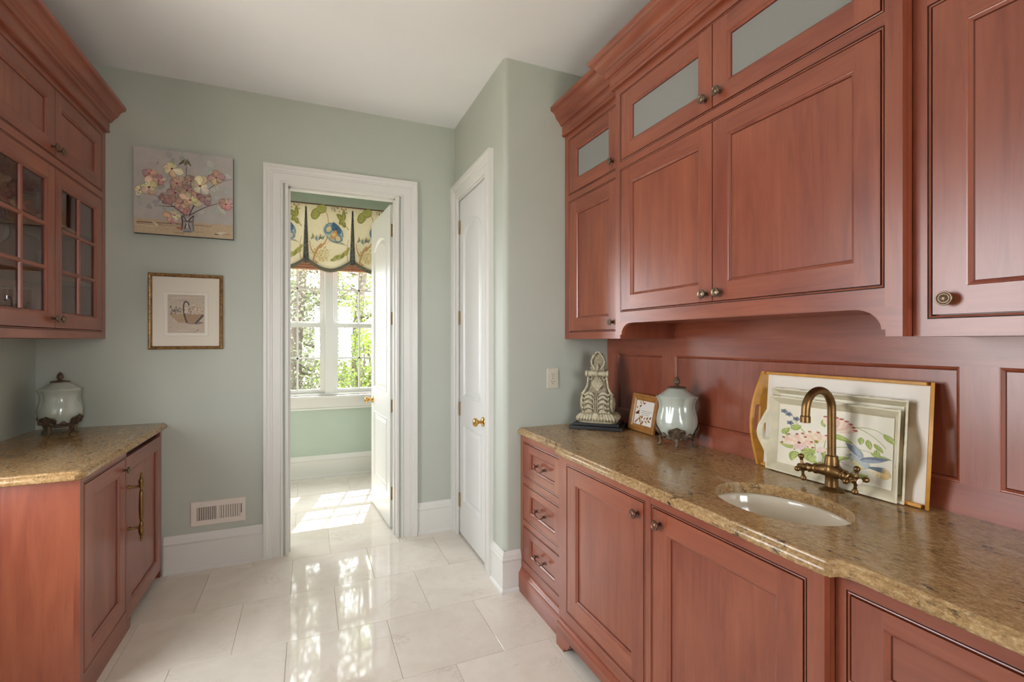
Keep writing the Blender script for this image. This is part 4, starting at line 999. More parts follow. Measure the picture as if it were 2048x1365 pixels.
# ------------------------------------------------------------------ carved bracket ornament
def corbel():
    t = thing('carved_corbel', 'aged stone-look scroll corbel ornament on a stepped black base', 'ornament', (1.556, 2.352, ZT + 0.0005), PI/4 + PI/2 + PI)   # local -Y faces the room
    t.rotation_euler = (0, 0, -PI/4)
    mb = MB()
    mb.box((-0.150, -0.105, 0.0), (0.150, 0.105, 0.020)); mb.box((-0.128, -0.088, 0.020), (0.128, 0.088, 0.036)); mb.build('plinth', BLACKW, t, local=True, bevel=0.003)
    # body lofted through (z, half width, front y, back y)
    S = [(0.036, 0.112, -0.078, 0.075), (0.052, 0.113, -0.079, 0.075), (0.066, 0.105, -0.070, 0.072), (0.082, 0.086, -0.056, 0.065), (0.094, 0.080, -0.062, 0.06), (0.115, 0.085, -0.078, 0.058), (0.14, 0.086, -0.084, 0.056), (0.17, 0.083, -0.078, 0.054), (0.195, 0.075, -0.060, 0.05), (0.212, 0.064, -0.040, 0.048), (0.235, 0.058, -0.028, 0.045), (0.265, 0.054, -0.026, 0.042), (0.295, 0.050, -0.032, 0.04), (0.315, 0.048, -0.040, 0.04), (0.335, 0.046, -0.030, 0.038), (0.36, 0.042, -0.018, 0.035), (0.39, 0.038, -0.016, 0.03), (0.415, 0.031, -0.015, 0.026), (0.432, 0.018, -0.010, 0.02), (0.437, 0.004, -0.002, 0.008)]
    loops = []
    for z, w, f, b in S:
        L = []
        for k in range(20):
            a = 2*PI*k/20; ca_, sa_ = math.cos(a), math.sin(a); p_ = 0.55
            x = w*math.copysign(abs(ca_)**p_, ca_); y = (f+b)/2 + (b-f)/2*math.copysign(abs(sa_)**p_, sa_); L.append((x, y, z))
        loops.append(L)
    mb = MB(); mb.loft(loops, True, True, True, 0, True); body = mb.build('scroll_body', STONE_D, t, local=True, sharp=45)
    # side volutes
    for s in (-1, 1):
        mb = MB(); pts = []
        for i in range(40):
            q = i/39; a = PI*0.5 + q*PI*3.6; r_ = 0.058*(1 - 0.8*q); pts.append((s*(0.084 + 0.006*q), -0.020 + r_*math.cos(a)*0.95, 0.142 + r_*math.sin(a)*0.95))
        tube(mb, pts, [0.0085 - 0.003*i/39 for i in range(40)], 8)
        ball(mb, (s*0.09, -0.02, 0.142), 0.016, 12, 8, 0, (0.7, 1, 1))
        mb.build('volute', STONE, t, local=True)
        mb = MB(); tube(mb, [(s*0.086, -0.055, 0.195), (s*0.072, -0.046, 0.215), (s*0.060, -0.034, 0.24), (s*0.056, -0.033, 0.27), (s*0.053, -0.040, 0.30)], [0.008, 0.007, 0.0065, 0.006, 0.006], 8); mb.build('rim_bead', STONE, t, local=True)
    # upper roll with collars
    mb = MB(); lathe(mb, [(0.0, -0.066), (0.017, -0.066), (0.0195, -0.060), (0.0195, -0.054), (0.013, -0.050), (0.0165, -0.046), (0.0135, -0.020), (0.0125, -0.008), (0.0155, -0.006), (0.0155, 0.006), (0.0125, 0.008), (0.0135, 0.020), (0.0165, 0.046), (0.013, 0.050), (0.0195, 0.054), (0.0195, 0.060), (0.017, 0.066), (0.0, 0.066)], (0, -0.046, 0.315), (1, 0, 0), 20)
    for k in range(9): ball(mb, (0, -0.046 - 0.016*math.cos(-1.2 + 0.3*k), 0.315 + 0.016*math.sin(-1.2 + 0.3*k)), 0.0042, 8, 6)
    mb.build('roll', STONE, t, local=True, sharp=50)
    # shell fan between the rolls
    mb = MB()
    for k in range(9):
        a = -1.0 + 2.0*k/8; pts = []; Lr = 0.082 - 0.030*abs(a)
        for i in range(8):
            q = i/7; pts.append((math.sin(a*0.62)*0.080*q*(Lr/0.082), -0.036 - 0.006*math.sin(PI*q), 0.212 + math.cos(a*0.62)*Lr*q))
        tube(mb, pts, [0.0016 + 0.0034*i/7 for i in range(8)], 8)
        ball(mb, pts[-1], 0.0056, 10, 6)
    for s in (-1, 1):
        pts = []
        for i in range(16):
            q = i/15; a = PI*0.5 + s*q*PI*1.5; r_ = 0.012*(1 - 0.6*q); pts.append((s*0.040 + r_*math.cos(a), -0.038, 0.288 + r_*math.sin(a)))
        tube(mb, pts, 0.0032, 7)
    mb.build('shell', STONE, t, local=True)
    # acanthus leaves on the big roll, with beaded spine
    mb = MB()
    def roll(a, x, l=0.004): r_ = 0.0655 + l; return (x, -0.022 - r_*math.cos(a), 0.142 + r_*math.sin(a))
    for k in range(13): ball(mb, roll(0.95 - 0.155*k, 0, 0.006), 0.0046, 8, 6)
    for s in (-1, 1):
        tube(mb, [roll(1.0 - 0.2*i, s*0.0105, 0.004) for i in range(11)], 0.003, 6)
        for j in range(5):
            a0 = 0.80 - 0.40*j
            tube(mb, [roll(a0 + 0.30*math.sin(q*PI*0.9) - 0.1*q, s*(0.014 + 0.054*q), 0.002 + 0.005*math.sin(PI*q)) for q in [i/7 for i in range(8)]], [0.004 + 0.006*math.sin(PI*i/7) for i in range(8)], 7)
            tube(mb, [roll(a0 - 0.14 + 0.16*q, s*(0.018 + 0.034*q), 0.003) for q in [i/5 for i in range(6)]], [0.002, 0.004, 0.005, 0.005, 0.004, 0.002], 6)
            ball(mb, roll(a0 + 0.13, s*0.073, 0.005), 0.0068, 8, 6)
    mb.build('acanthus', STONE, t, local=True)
    # leafy foot
    mb = MB()
    for k in range(13):
        x = -0.100 + 0.2*k/12
        tube(mb, [(x*0.72, -0.060, 0.094), (x*0.9, -0.076, 0.080), (x, -0.081, 0.062), (x*1.03, -0.079, 0.048)], [0.005, 0.009, 0.009, 0.005], 8)
    for s in (-1, 1):
        for k in range(7):
            y = -0.062 + 0.02*k; tube(mb, [(s*0.086, y*0.85, 0.088), (s*0.104, y, 0.074), (s*0.113, y, 0.058), (s*0.112, y, 0.046)], [0.004, 0.008, 0.008, 0.004], 8)
    ball(mb, (0, -0.082, 0.074), 0.016, 12, 8, 0, (1.2, 0.7, 1.4))
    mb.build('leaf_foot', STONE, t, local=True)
    # crest
    mb = MB()
    for s in (-1, 1):
        pts = [(s*(0.012 + 0.026*math.sin(q*PI*0.95)), -0.022, 0.335 + 0.09*q) for q in [i/9 for i in range(10)]]; tube(mb, pts, 0.0058, 8)
        for k in range(5): ball(mb, (s*(0.040 - 0.003*k), -0.006, 0.345 + 0.018*k), 0.0085, 8, 6)
    tube(mb, [(0, -0.034, 0.333), (0, -0.034, 0.35), (0, -0.028, 0.37)], [0.006, 0.010, 0.004], 8)
    tube(mb, [(-0.02, -0.016, 0.418), (-0.012, -0.018, 0.434), (0, -0.018, 0.440), (0.012, -0.018, 0.434), (0.02, -0.016, 0.418)], 0.006, 8)
    mb.build('crest', STONE, t, local=True)
corbel()

# ------------------------------------------------------------------ small framed verse leaning on the panelling
W_, H_ = 0.235, 0.207; lean = 0.20
t = thing('photo_frame', 'small pine frame with autumn leaf wreath verse leaning behind the jar', 'frame', (1.700, 2.255, ZT + 0.0005))
def lean_map(lean):    # local (u, v, n) -> coordinates with u along -Y, v up the leaning face, n toward the room
    cl, sl_ = math.cos(lean), math.sin(lean)
    return lambda u, v, n: (v*sl_ - n*cl, -u, v*cl + n*sl_)
t.rotation_euler = (0, 0, -0.06)
M = lean_map(lean)
mb = MB(); loop = [(0, 0), (W_, 0), (W_, H_), (0, H_)]
pf = [(0.0, 0.0), (0.0, 0.013), (0.003, 0.016), (0.012, 0.016), (0.014, 0.013), (0.017, 0.014), (0.026, 0.011), (0.032, 0.007), (0.037, 0.006)]
pf = [(o, n) for o, n in pf]
mb.loft([[M(u, v, n) for u, v in (loop if o == 0 else offset_closed(loop, -o))] for o, n in pf], True, True, False); mb.build('frame', HONEY2, t, local=True)
mb = MB(); mb.box((0.035, 0.035, 0.002), (W_ - 0.035, H_ - 0.035, 0.005), 0, M); mb.build('paper', PAPER, t, local=True)
D = Decal(lambda u, v, n: M(0.037 + u*(W_ - 0.074), 0.037 + v*(H_ - 0.074), n), 0.0053, 0.000008)
D.stroke(curve((0.35, 0.92), (0.02, 0.45), (0.5, 0.13)), 0.012, (110, 80, 50)); D.stroke(curve((0.2, 0.25), (0.5, 0.05), (0.88, 0.3)), 0.012, (110, 80, 50))
OC = [(176, 104, 40), (198, 132, 52), (132, 72, 34), (160, 86, 36), (206, 160, 84)]
for (x, y, a) in ((0.26, 0.86, 1.9), (0.2, 0.74, 0.5), (0.13, 0.66, 2.6), (0.12, 0.52, 0.3), (0.14, 0.42, 2.7), (0.3, 0.3, 0.6), (0.22, 0.2, 3.9), (0.34, 0.2, 5.0), (0.42, 0.26, 1.3), (0.5, 0.17, 4.6), (0.55, 0.24, 0.9), (0.64, 0.2, 5.6), (0.7, 0.26, 1.0), (0.78, 0.22, 6.0), (0.86, 0.3, 0.9), (0.16, 0.14, 4.0), (0.4, 0.1, 5.2), (0.34, 0.93, 1.2), (0.4, 0.88, 0.4)):
    D.petal(x, y, a, 0.15, 0.075, random.choice(OC)); D.petal(x, y, a, 0.12, 0.02, (98, 54, 26))
D.blob(0.17, 0.48, 0.075, 0.06, (58, 36, 28), 0.3); D.blob(0.3, 0.24, 0.06, 0.05, (168, 112, 40), 0.3); D.blob(0.38, 0.93, 0.04, 0.035, (206, 178, 130), 0.2)
for j, (x0_, x1_) in enumerate(((0.34, 0.93), (0.33, 0.88), (0.42, 0.76))):      # three illegible lines of small script
    x = x0_
    while x < x1_ - 0.03:
        w_ = random.uniform(0.03, 0.075); D.stroke([(x, 0.58 - 0.075*j), (x + w_*0.5, 0.59 - 0.075*j), (x + w_, 0.58 - 0.075*j)], 0.016, (84, 74, 64)); x += w_ + 0.022
D.build('printed_design', t, local=True)

# ------------------------------------------------------------------ leaning trays
def bulge_outline(H, d0, d1, n=16):   # side board outline (v, n): curved front edge
    front = [(H*i/n, d0 + (d1 - d0)*math.sin(PI*i/n)) for i in range(n + 1)]
    return [(0, 0)] + front + [(H, 0)]
def slot_hole(vc, nc, L, r, n=6):
    pts = []
    for i in range(n + 1): a = -PI/2 + PI*i/n; pts.append((vc + L/2 + r*math.cos(a), nc + r*math.sin(a)))
    for i in range(n + 1): a = PI/2 + PI*i/n; pts.append((vc - L/2 + r*math.cos(a), nc + r*math.sin(a)))
    return pts
def end_board(mb, M, u0, u1, outl, hole):
    mb.fill(outl, [hole] if hole else [], lambda v, n, u: M(u, v, n), u0); mb.fill(outl, [hole] if hole else [], lambda v, n, u: M(u, v, n), u1)
    mb.loft([[M(u0, v, n) for v, n in outl], [M(u1, v, n) for v, n in outl]], True)
    if hole: mb.loft([[M(u0, v, n) for v, n in hole], [M(u1, v, n) for v, n in hole]], True)
# honey wood tray with white lining
Wt, Ht = 0.566, 0.378; lean = 0.085
t = thing('serving_tray', 'large honey wood tray with white lining leaning on the panelled wall', 'tray', (1.7035, 1.384, ZT + 0.0005)); M = lean_map(lean)
mb = MB(); mb.box((0.008, 0.006, 0.0), (Wt - 0.008, Ht - 0.006, 0.005), 0, M); mb.build('lining', TRAYW, t, local=True)
for v0_, v1_ in ((0.0, 0.011), (Ht - 0.011, Ht)):
    mb = MB(); mb.box((0.009, v0_, -0.001), (Wt - 0.009, v1_, 0.023), 0, M); mb.build('side_rail', HONEY, t, local=True, bevel=0.002)
for u0_, u1_, fl_ in ((0.0, 0.010, -0.5), (Wt - 0.010, Wt, 0.5)):
    MF_ = lambda u, v, n, fl_=fl_: M(u + fl_*max(0.0, n), v, n)
    mb = MB(); end_board(mb, MF_, u0_, u1_, bulge_outline(Ht, 0.023, 0.056), slot_hole(Ht*0.5, 0.036, 0.085, 0.0095)); mb.build('handle_end', HONEY, t, local=True, bevel=0.0015)
# nested cream trays
def cream_tray(label, loc, W_, H_, lean, depth, flare, handle, design):
    t = thing('painted_tray', label, 'tray', loc, group='nested cream trays'); M = lean_map(lean); th = 0.006
    i0 = flare
    base = [(i0, i0), (W_ - i0, i0), (W_ - i0, H_ - i0), (i0, H_ - i0)]; rim = [(0, 0), (W_, 0), (W_, H_), (0, H_)]
    mb = MB(); mb.loft([[M(u, v, 0.0) for u, v in base], [M(u, v, 0.004) for u, v in base]], True, True, True); mb.build('base', CREAM2, t, local=True)
    # top and bottom sloping rails
    for a, b in ((0, 1), (2, 3)):
        mb = MB()
        bi = offset_closed(base, 0.0); ri = offset_closed(rim, -th)
        bo = offset_closed(base, th)
        q = [M(*bo[a], 0), M(*bo[b], 0), M(*rim[b], depth), M(*rim[a], depth)]; q2 = [M(*bi[a], 0.0), M(*bi[b], 0.0), M(*ri[b], depth), M(*ri[a], depth)]
        mb.loft([q, q2], True, True, True); mb.build('side_rail', CREAM, t, local=True)
    for (a, b), uo in (((3, 0), -1), ((1, 2), 1)):
        bi = base; bo = offset_closed(base, th); ri = offset_closed(rim, -th)
        n = 24; mb = MB()
        lp = []
        for i in range(n + 1):
            q = i/n; bump_ = (math.sin(PI*min(1, max(0, (q - 0.12)/0.76)))**2)*0.030 if handle else 0.0
            def mixp(p, r, k): return (p[0] + (r[0]-p[0])*k, p[1] + (r[1]-p[1])*k)
            B0 = mixp(bo[a], bo[b], q); R0 = mixp(rim[a], rim[b], q); B1 = mixp(bi[a], bi[b], q); R1 = mixp(ri[a], ri[b], q)
            fl = bump_*(0.75 if uo < 0 else 0.50)*uo
            lp.append((M(*B1, 0), M(R1[0] + fl, R1[1], depth + bump_), M(R0[0] + fl, R0[1], depth + bump_), M(*B0, 0), q, B1, R1, fl, bump_, B0, R0))
        hs, he = (0.36, 0.64) if handle else (2, 2)
        def ins(k, L, side):   # point a fraction k up the flank, inner/outer side
            B, R = (L[5], L[6]) if side == 0 else (L[9], L[10]); d_ = depth + L[8]
            return M(B[0] + (R[0] + L[7] - B[0])*k, B[1] + (R[1] - B[1])*k, d_*k)
        for L0, L1 in zip(lp[:-1], lp[1:]):
            hole_ = L0[4] >= hs - 1e-6 and L1[4] <= he + 1e-6
            bands = ((0, 0.42), (0.80, 1.0)) if hole_ else ((0, 0.42), (0.42, 0.80), (0.80, 1.0))
            for k0, k1 in bands:
                for side in (0, 1): mb.poly([ins(k0, L0, side), ins(k0, L1, side), ins(k1, L1, side), ins(k1, L0, side)])
            if hole_:
                for k in (0.42, 0.80): mb.poly([ins(k, L0, 0), ins(k, L1, 0), ins(k, L1, 1), ins(k, L0, 1)])
            mb.poly([ins(1, L0, 0), ins(1, L1, 0), ins(1, L1, 1), ins(1, L0, 1)])
        mb.build('handle_end', CREAM, t, local=True, recalc=True)
    # worn edge lines along the rim
    mb = MB(); random.seed(5)
    for a, b in ((0, 1), (2, 3)):
        for k in range(9):
            q0 = random.uniform(0.02, 0.9); q1 = q0 + random.uniform(0.02, 0.09)
            p0 = M(rim[a][0] + (rim[b][0]-rim[a][0])*q0, rim[a][1] + (rim[b][1]-rim[a][1])*q0, depth); p1 = M(rim[a][0] + (rim[b][0]-rim[a][0])*q1, rim[a][1] + (rim[b][1]-rim[a][1])*q1, depth); tube(mb, [p0, p1], 0.0006, 4)
    we = mb.build('worn_edge', EDGE, t, local=True); we['kind'] = 'stuff'
    if design: design(t, lambda u, v, n: M(i0 + u*(W_ - 2*i0), i0 + v*(H_ - 2*i0), n))
    return t
cream_tray('larger plain cream painted tray holding the flowered tray', (1.6950, 1.334, ZT + 0.0012), 0.470, 0.318, 0.075, 0.026, 0.022, True, None)
def tray_design(t, mp2):
    D = Decal(mp2, 0.0043, 0.000008); G1, G2, G3 = (156, 170, 84), (182, 192, 116), (112, 136, 70)
    def leaf(x, y, a, L, w, curl=0.0): D.petal(x, y, a, L, w, G1, 0.8, curl); D.petal(x, y, a + 0.08, L*0.92, w*0.5, G2, 0.8, curl); D.stroke([(x, y), (x + math.cos(a + curl*0.5)*L*0.7, y + math.sin(a + curl*0.5)*L*0.7)], 0.006, G3, 0.002)
    for p in (((0.37, 0.30), (0.38, 0.40), (0.36, 0.46)), ((0.45, 0.15), (0.44, 0.45), (0.50, 0.70)), ((0.38, 0.28), (0.30, 0.40), (0.24, 0.42)), ((0.62, 0.80), (0.80, 0.82), (0.95, 0.56)), ((0.72, 0.79), (0.86, 0.84), (0.93, 0.74)), ((0.52, 0.42), (0.70, 0.53), (0.92, 0.44)), ((0.68, 0.08), (0.76, 0.26), (0.92, 0.24)), ((0.27, 0.58), (0.20, 0.66), (0.12, 0.86))): D.stroke(curve(*p), 0.011, (168, 176, 106), 0.006)
    for a in ((0.04, 0.50, 1.0, 0.14, 0.07), (0.13, 0.60, 0.7, 0.13, 0.09), (0.19, 0.44, 2.6, 0.15, 0.06), (0.18, 0.32, 3.4, 0.17, 0.08, -0.4), (0.22, 0.24, 3.7, 0.18, 0.09, 0.6), (0.47, 0.60, 0.25, 0.24, 0.08, -0.5), (0.50, 0.40, -2.6, 0.2, 0.05, 1.0), (0.52, 0.12, 1.7, 0.30, 0.07, -0.9), (0.40, 0.14, 2.9, 0.14, 0.06), (0.40, 0.10, 0.8, 0.12, 0.06), (0.76, 0.66, -1.6, 0.11, 0.05), (0.81, 0.64, -1.4, 0.14, 0.05), (0.86, 0.60, -1.0, 0.13, 0.045), (0.93, 0.76, -1.0, 0.16, 0.06), (0.88, 0.52, -1.5, 0.14, 0.05), (0.84, 0.46, -0.6, 0.12, 0.045), (0.90, 0.44, -0.3, 0.1, 0.035), (0.70, 0.06, 0.5, 0.15, 0.06), (0.45, 0.72, 1.9, 0.2, 0.06, -0.7)): leaf(*a)
    for k in range(9): D.petal(0.36, 0.26, 2.0 + 0.32*k, 0.13, 0.075, G1 if k % 2 else G2, 0.7)
    for k in range(5): D.stroke([(0.36, 0.26), (0.36 + 0.11*math.cos(2.1 + 0.55*k), 0.26 + 0.11*math.sin(2.1 + 0.55*k))], 0.006, G3, 0.002)
    def bloom(x, y, s, a0, n, spread, cols, tip):
        for k in range(n):
            a = a0 - spread/2 + spread*k/(n - 1); D.petal(x, y, a, s, s*0.42, cols[k % len(cols)], 0.95)
            D.blob(x + math.cos(a)*s*0.9, y + math.sin(a)*s*0.9, s*0.09, s*0.07, tip, 0.2, 8)
    P1 = [(232, 200, 180), (236, 214, 192), (226, 186, 168)]
    bloom(0.52, 0.70, 0.22, 1.05, 8, 1.7, P1, (176, 92, 80)); bloom(0.38, 0.45, 0.19, 2.2, 6, 2.4, [(236, 214, 184), (230, 200, 176)], (178, 96, 84)); bloom(0.20, 0.38, 0.17, 1.6, 7, 3.4, [(236, 216, 190), (232, 196, 176)], (150, 70, 76)); bloom(0.20, 0.38, 0.12, -1.0, 3, 1.6, [(228, 196, 188)], (150, 80, 86)); bloom(0.42, 0.40, 0.1, -1.2, 3, 1.2, [(234, 206, 190)], (196, 130, 110))
    D.blob(0.385, 0.47, 0.02, 0.025, (150, 140, 50), 0.2); D.blob(0.22, 0.40, 0.016, 0.02, (120, 70, 40), 0.2)
    for x, y in ((0.05, 0.88), (0.10, 0.84), (0.12, 0.70), (0.18, 0.78)):
        for k in range(5): D.petal(x, y, 2*PI*k/5, 0.042, 0.034, (118, 126, 138)); 
        D.blob(x, y, 0.010, 0.012, (52, 60, 76), 0.2)
    D.petal(0.93, 0.12, 1.75, 0.17, 0.12, (232, 208, 156), 0.9); D.petal(0.945, 0.12, 1.5, 0.16, 0.08, (222, 190, 130), 0.9); D.petal(0.91, 0.13, 1.95, 0.15, 0.06, (238, 218, 176), 0.9)
    # blue bird
    D.petal(0.78, 0.36, 2.2, 0.24, 0.07, (128, 136, 146), 0.8); D.petal(0.78, 0.36, 2.0, 0.20, 0.05, (164, 172, 176), 0.8)
    D.shape([(0.66, 0.37), (0.68, 0.40), (0.71, 0.405), (0.75, 0.37), (0.82, 0.32), (0.84, 0.27), (0.80, 0.21), (0.74, 0.22), (0.69, 0.29)], (184, 190, 188)); D.shape([(0.69, 0.29), (0.74, 0.22), (0.80, 0.21), (0.77, 0.25), (0.72, 0.31)], (220, 206, 150))
    D.petal(0.76, 0.33, 0.38, 0.24, 0.075, (112, 120, 134), 0.8); D.petal(0.76, 0.32, 0.26, 0.18, 0.05, (152, 160, 168), 0.8)
    for k in range(4): D.petal(0.82, 0.25, -0.25 + 0.17*k, 0.14, 0.022, (102, 112, 128), 0.9)
    D.shape([(0.66, 0.37), (0.635, 0.365), (0.665, 0.352)], (200, 164, 90)); D.blob(0.685, 0.378, 0.006, 0.007, (30, 32, 40), 0.1)
    for k in range(7): D.stroke([(0.575 + 0.018*k, 0.25 - 0.008*k + random.uniform(-0.012, 0.012)), (0.587 + 0.018*k, 0.245 - 0.008*k)], 0.006, (96, 92, 92))
    D.build('painted_design', t, local=True)
cream_tray('cream tray hand-painted with pink tulips, green leaves and a bluebird behind the faucet', (1.6885, 1.336, ZT + 0.0012), 0.458, 0.287, 0.075, 0.030, 0.030, True, tray_design)

# ------------------------------------------------------------------ bridge-less two-handle faucet
FXc, FYc = 1.622, 1.052
t = thing('faucet', 'antique brass gooseneck faucet with two cross handles behind the oval sink', 'faucet', (FXc, FYc, ZT + 0.0005))
mb = MB(); lathe(mb, [(0.0, 0), (0.036, 0), (0.0365, 0.003), (0.034, 0.006), (0.026, 0.009), (0.0205, 0.014), (0.0195, 0.03), (0.0195, 0.045), (0.022, 0.052), (0.026, 0.06), (0.026, 0.072), (0.024, 0.080)], (0, 0, 0), (0, 0, 1), 28); mb.build('base', BRASS_A, t, local=True, sharp=40)
mb = MB(); lathe(mb, [(0.024, 0.078), (0.0255, 0.081), (0.0245, 0.084), (0.0225, 0.086), (0.0215, 0.10), (0.0185, 0.112), (0.0185, 0.116), (0.015, 0.118)], (0, 0, 0), (0, 0, 1), 28); mb.build('collar', BRASS_A, t, local=True, sharp=40)
mb = MB(); R_ = 0.0645; pts = [(0, 0, 0.112 + 0.162*i/8) for i in range(9)] + [(-R_ + R_*math.cos(a), 0, 0.274 + R_*math.sin(a)) for a in [PI*i/20 for i in range(1, 21)]] + [(-2*R_ - 0.001, 0, 0.262), (-2*R_ - 0.002, 0, 0.254)]
tube(mb, pts, 0.0128, 18); mb.build('spout', BRASS_A, t, local=True, sharp=50)
mb = MB(); lathe(mb, [(0.0, 0.0), (0.0115, 0.0), (0.015, 0.001), (0.015, 0.02), (0.0138, 0.022), (0.0128, 0.024)], (-2*R_ - 0.002, 0, 0.236), (0, 0, 1), 22); mb.build('aerator', BRASS_A, t, local=True, sharp=40)
for s in (-1, 1):
    a_ = Vector((-0.22, s*0.965, -0.10)).normalized(); o0 = Vector((0, 0, 0.068))
    mb = MB(); lathe(mb, [(0.022, 0.0), (0.0215, 0.02), (0.018, 0.035), (0.0165, 0.042), (0.018, 0.044), (0.018, 0.052), (0.0155, 0.054), (0.0135, 0.058), (0.0135, 0.066), (0.0155, 0.068), (0.0155, 0.071), (0.011, 0.074)], o0, a_, 22); arm = mb.build('valve_arm', BRASS_A, t, local=True, sharp=40)
    hub = o0 + a_*0.092; mb = MB(); lathe(mb, [(0.010, -0.02), (0.0125, -0.012), (0.0135, -0.004), (0.0135, 0.006), (0.0115, 0.011), (0.0115, 0.013)], hub, a_, 20)
    A, Uu, Ww = basis(a_)
    for k in range(4):
        ang_ = k*PI/2; dv = (Uu*math.cos(ang_) + Ww*math.sin(ang_))
        lathe(mb, [(0.0075, 0.008), (0.005, 0.016), (0.0042, 0.024), (0.0065, 0.026), (0.005, 0.0285), (0.0085, 0.033), (0.0098, 0.038), (0.0085, 0.043), (0.004, 0.0465), (0.0, 0.047)], hub, dv, 14)
    h_ = mb.build('cross_handle', BRASS_A, t, local=True, sharp=50)
    mb = MB(); lathe(mb, [(0.0108, 0.0128), (0.0106, 0.0142), (0.007, 0.0152), (0.0, 0.0155)], hub, a_, 18); mb.build('porcelain_cap', PORC, h_, local=True)

# ------------------------------------------------------------------ glassware behind the glass doors
WG = [(0.0, 0.0), (0.034, 0.0), (0.034, 0.0015), (0.008, 0.006), (0.004, 0.02), (0.004, 0.075), (0.012, 0.085), (0.03, 0.105), (0.038, 0.13), (0.037, 0.16), (0.032, 0.19)]
TB = [(0.0, 0.0), (0.032, 0.0), (0.034, 0.006), (0.037, 0.11), (0.0355, 0.11), (0.031, 0.012), (0.0, 0.010)]
wg = None; tb = None
zs = (VB2 + 0.0305, 1.7745, 2.0395)
spots = [('w', -1.20, 2.50, 0, 'wine glass at the near end of the lowest shelf behind the divided glass door'), ('w', -1.21, 2.62, 0, 'second wine glass along the lowest shelf behind the divided glass door'), ('w', -1.20, 2.76, 0, 'third wine glass along the lowest shelf, nearest the paired knobs'),
         ('t', -1.20, 3.06, 0, 'tumbler on the lowest shelf just right of the paired knobs'), ('t', -1.21, 3.20, 0, 'tumbler on the lowest shelf nearest the back wall'),
         ('t', -1.20, 2.56, 1, 'tumbler at the near end of the middle shelf behind glass'), ('w', -1.21, 2.72, 1, 'wine glass standing alone on the middle shelf behind glass'), ('t', -1.20, 3.10, 1, 'tumbler on the middle shelf behind the glass door nearest the painting')]
for kind, x, y, lv, lab in spots:
    src = wg if kind == 'w' else tb
    if src is None:
        mb = MB(); lathe(mb, WG if kind == 'w' else TB, (0, 0, 0), (0, 0, 1), 24); o = mb.build('wine_glass' if kind == 'w' else 'glass_tumbler', GLASSW, local=True, sharp=60)
        if kind == 'w': wg = o
        else: tb = o
    else: o = src.copy(); C.objects.link(o)
    tag(o, 'clear ' + lab, 'glass', 'glassware behind the divided glass doors'); o.location = (x, y, zs[lv])

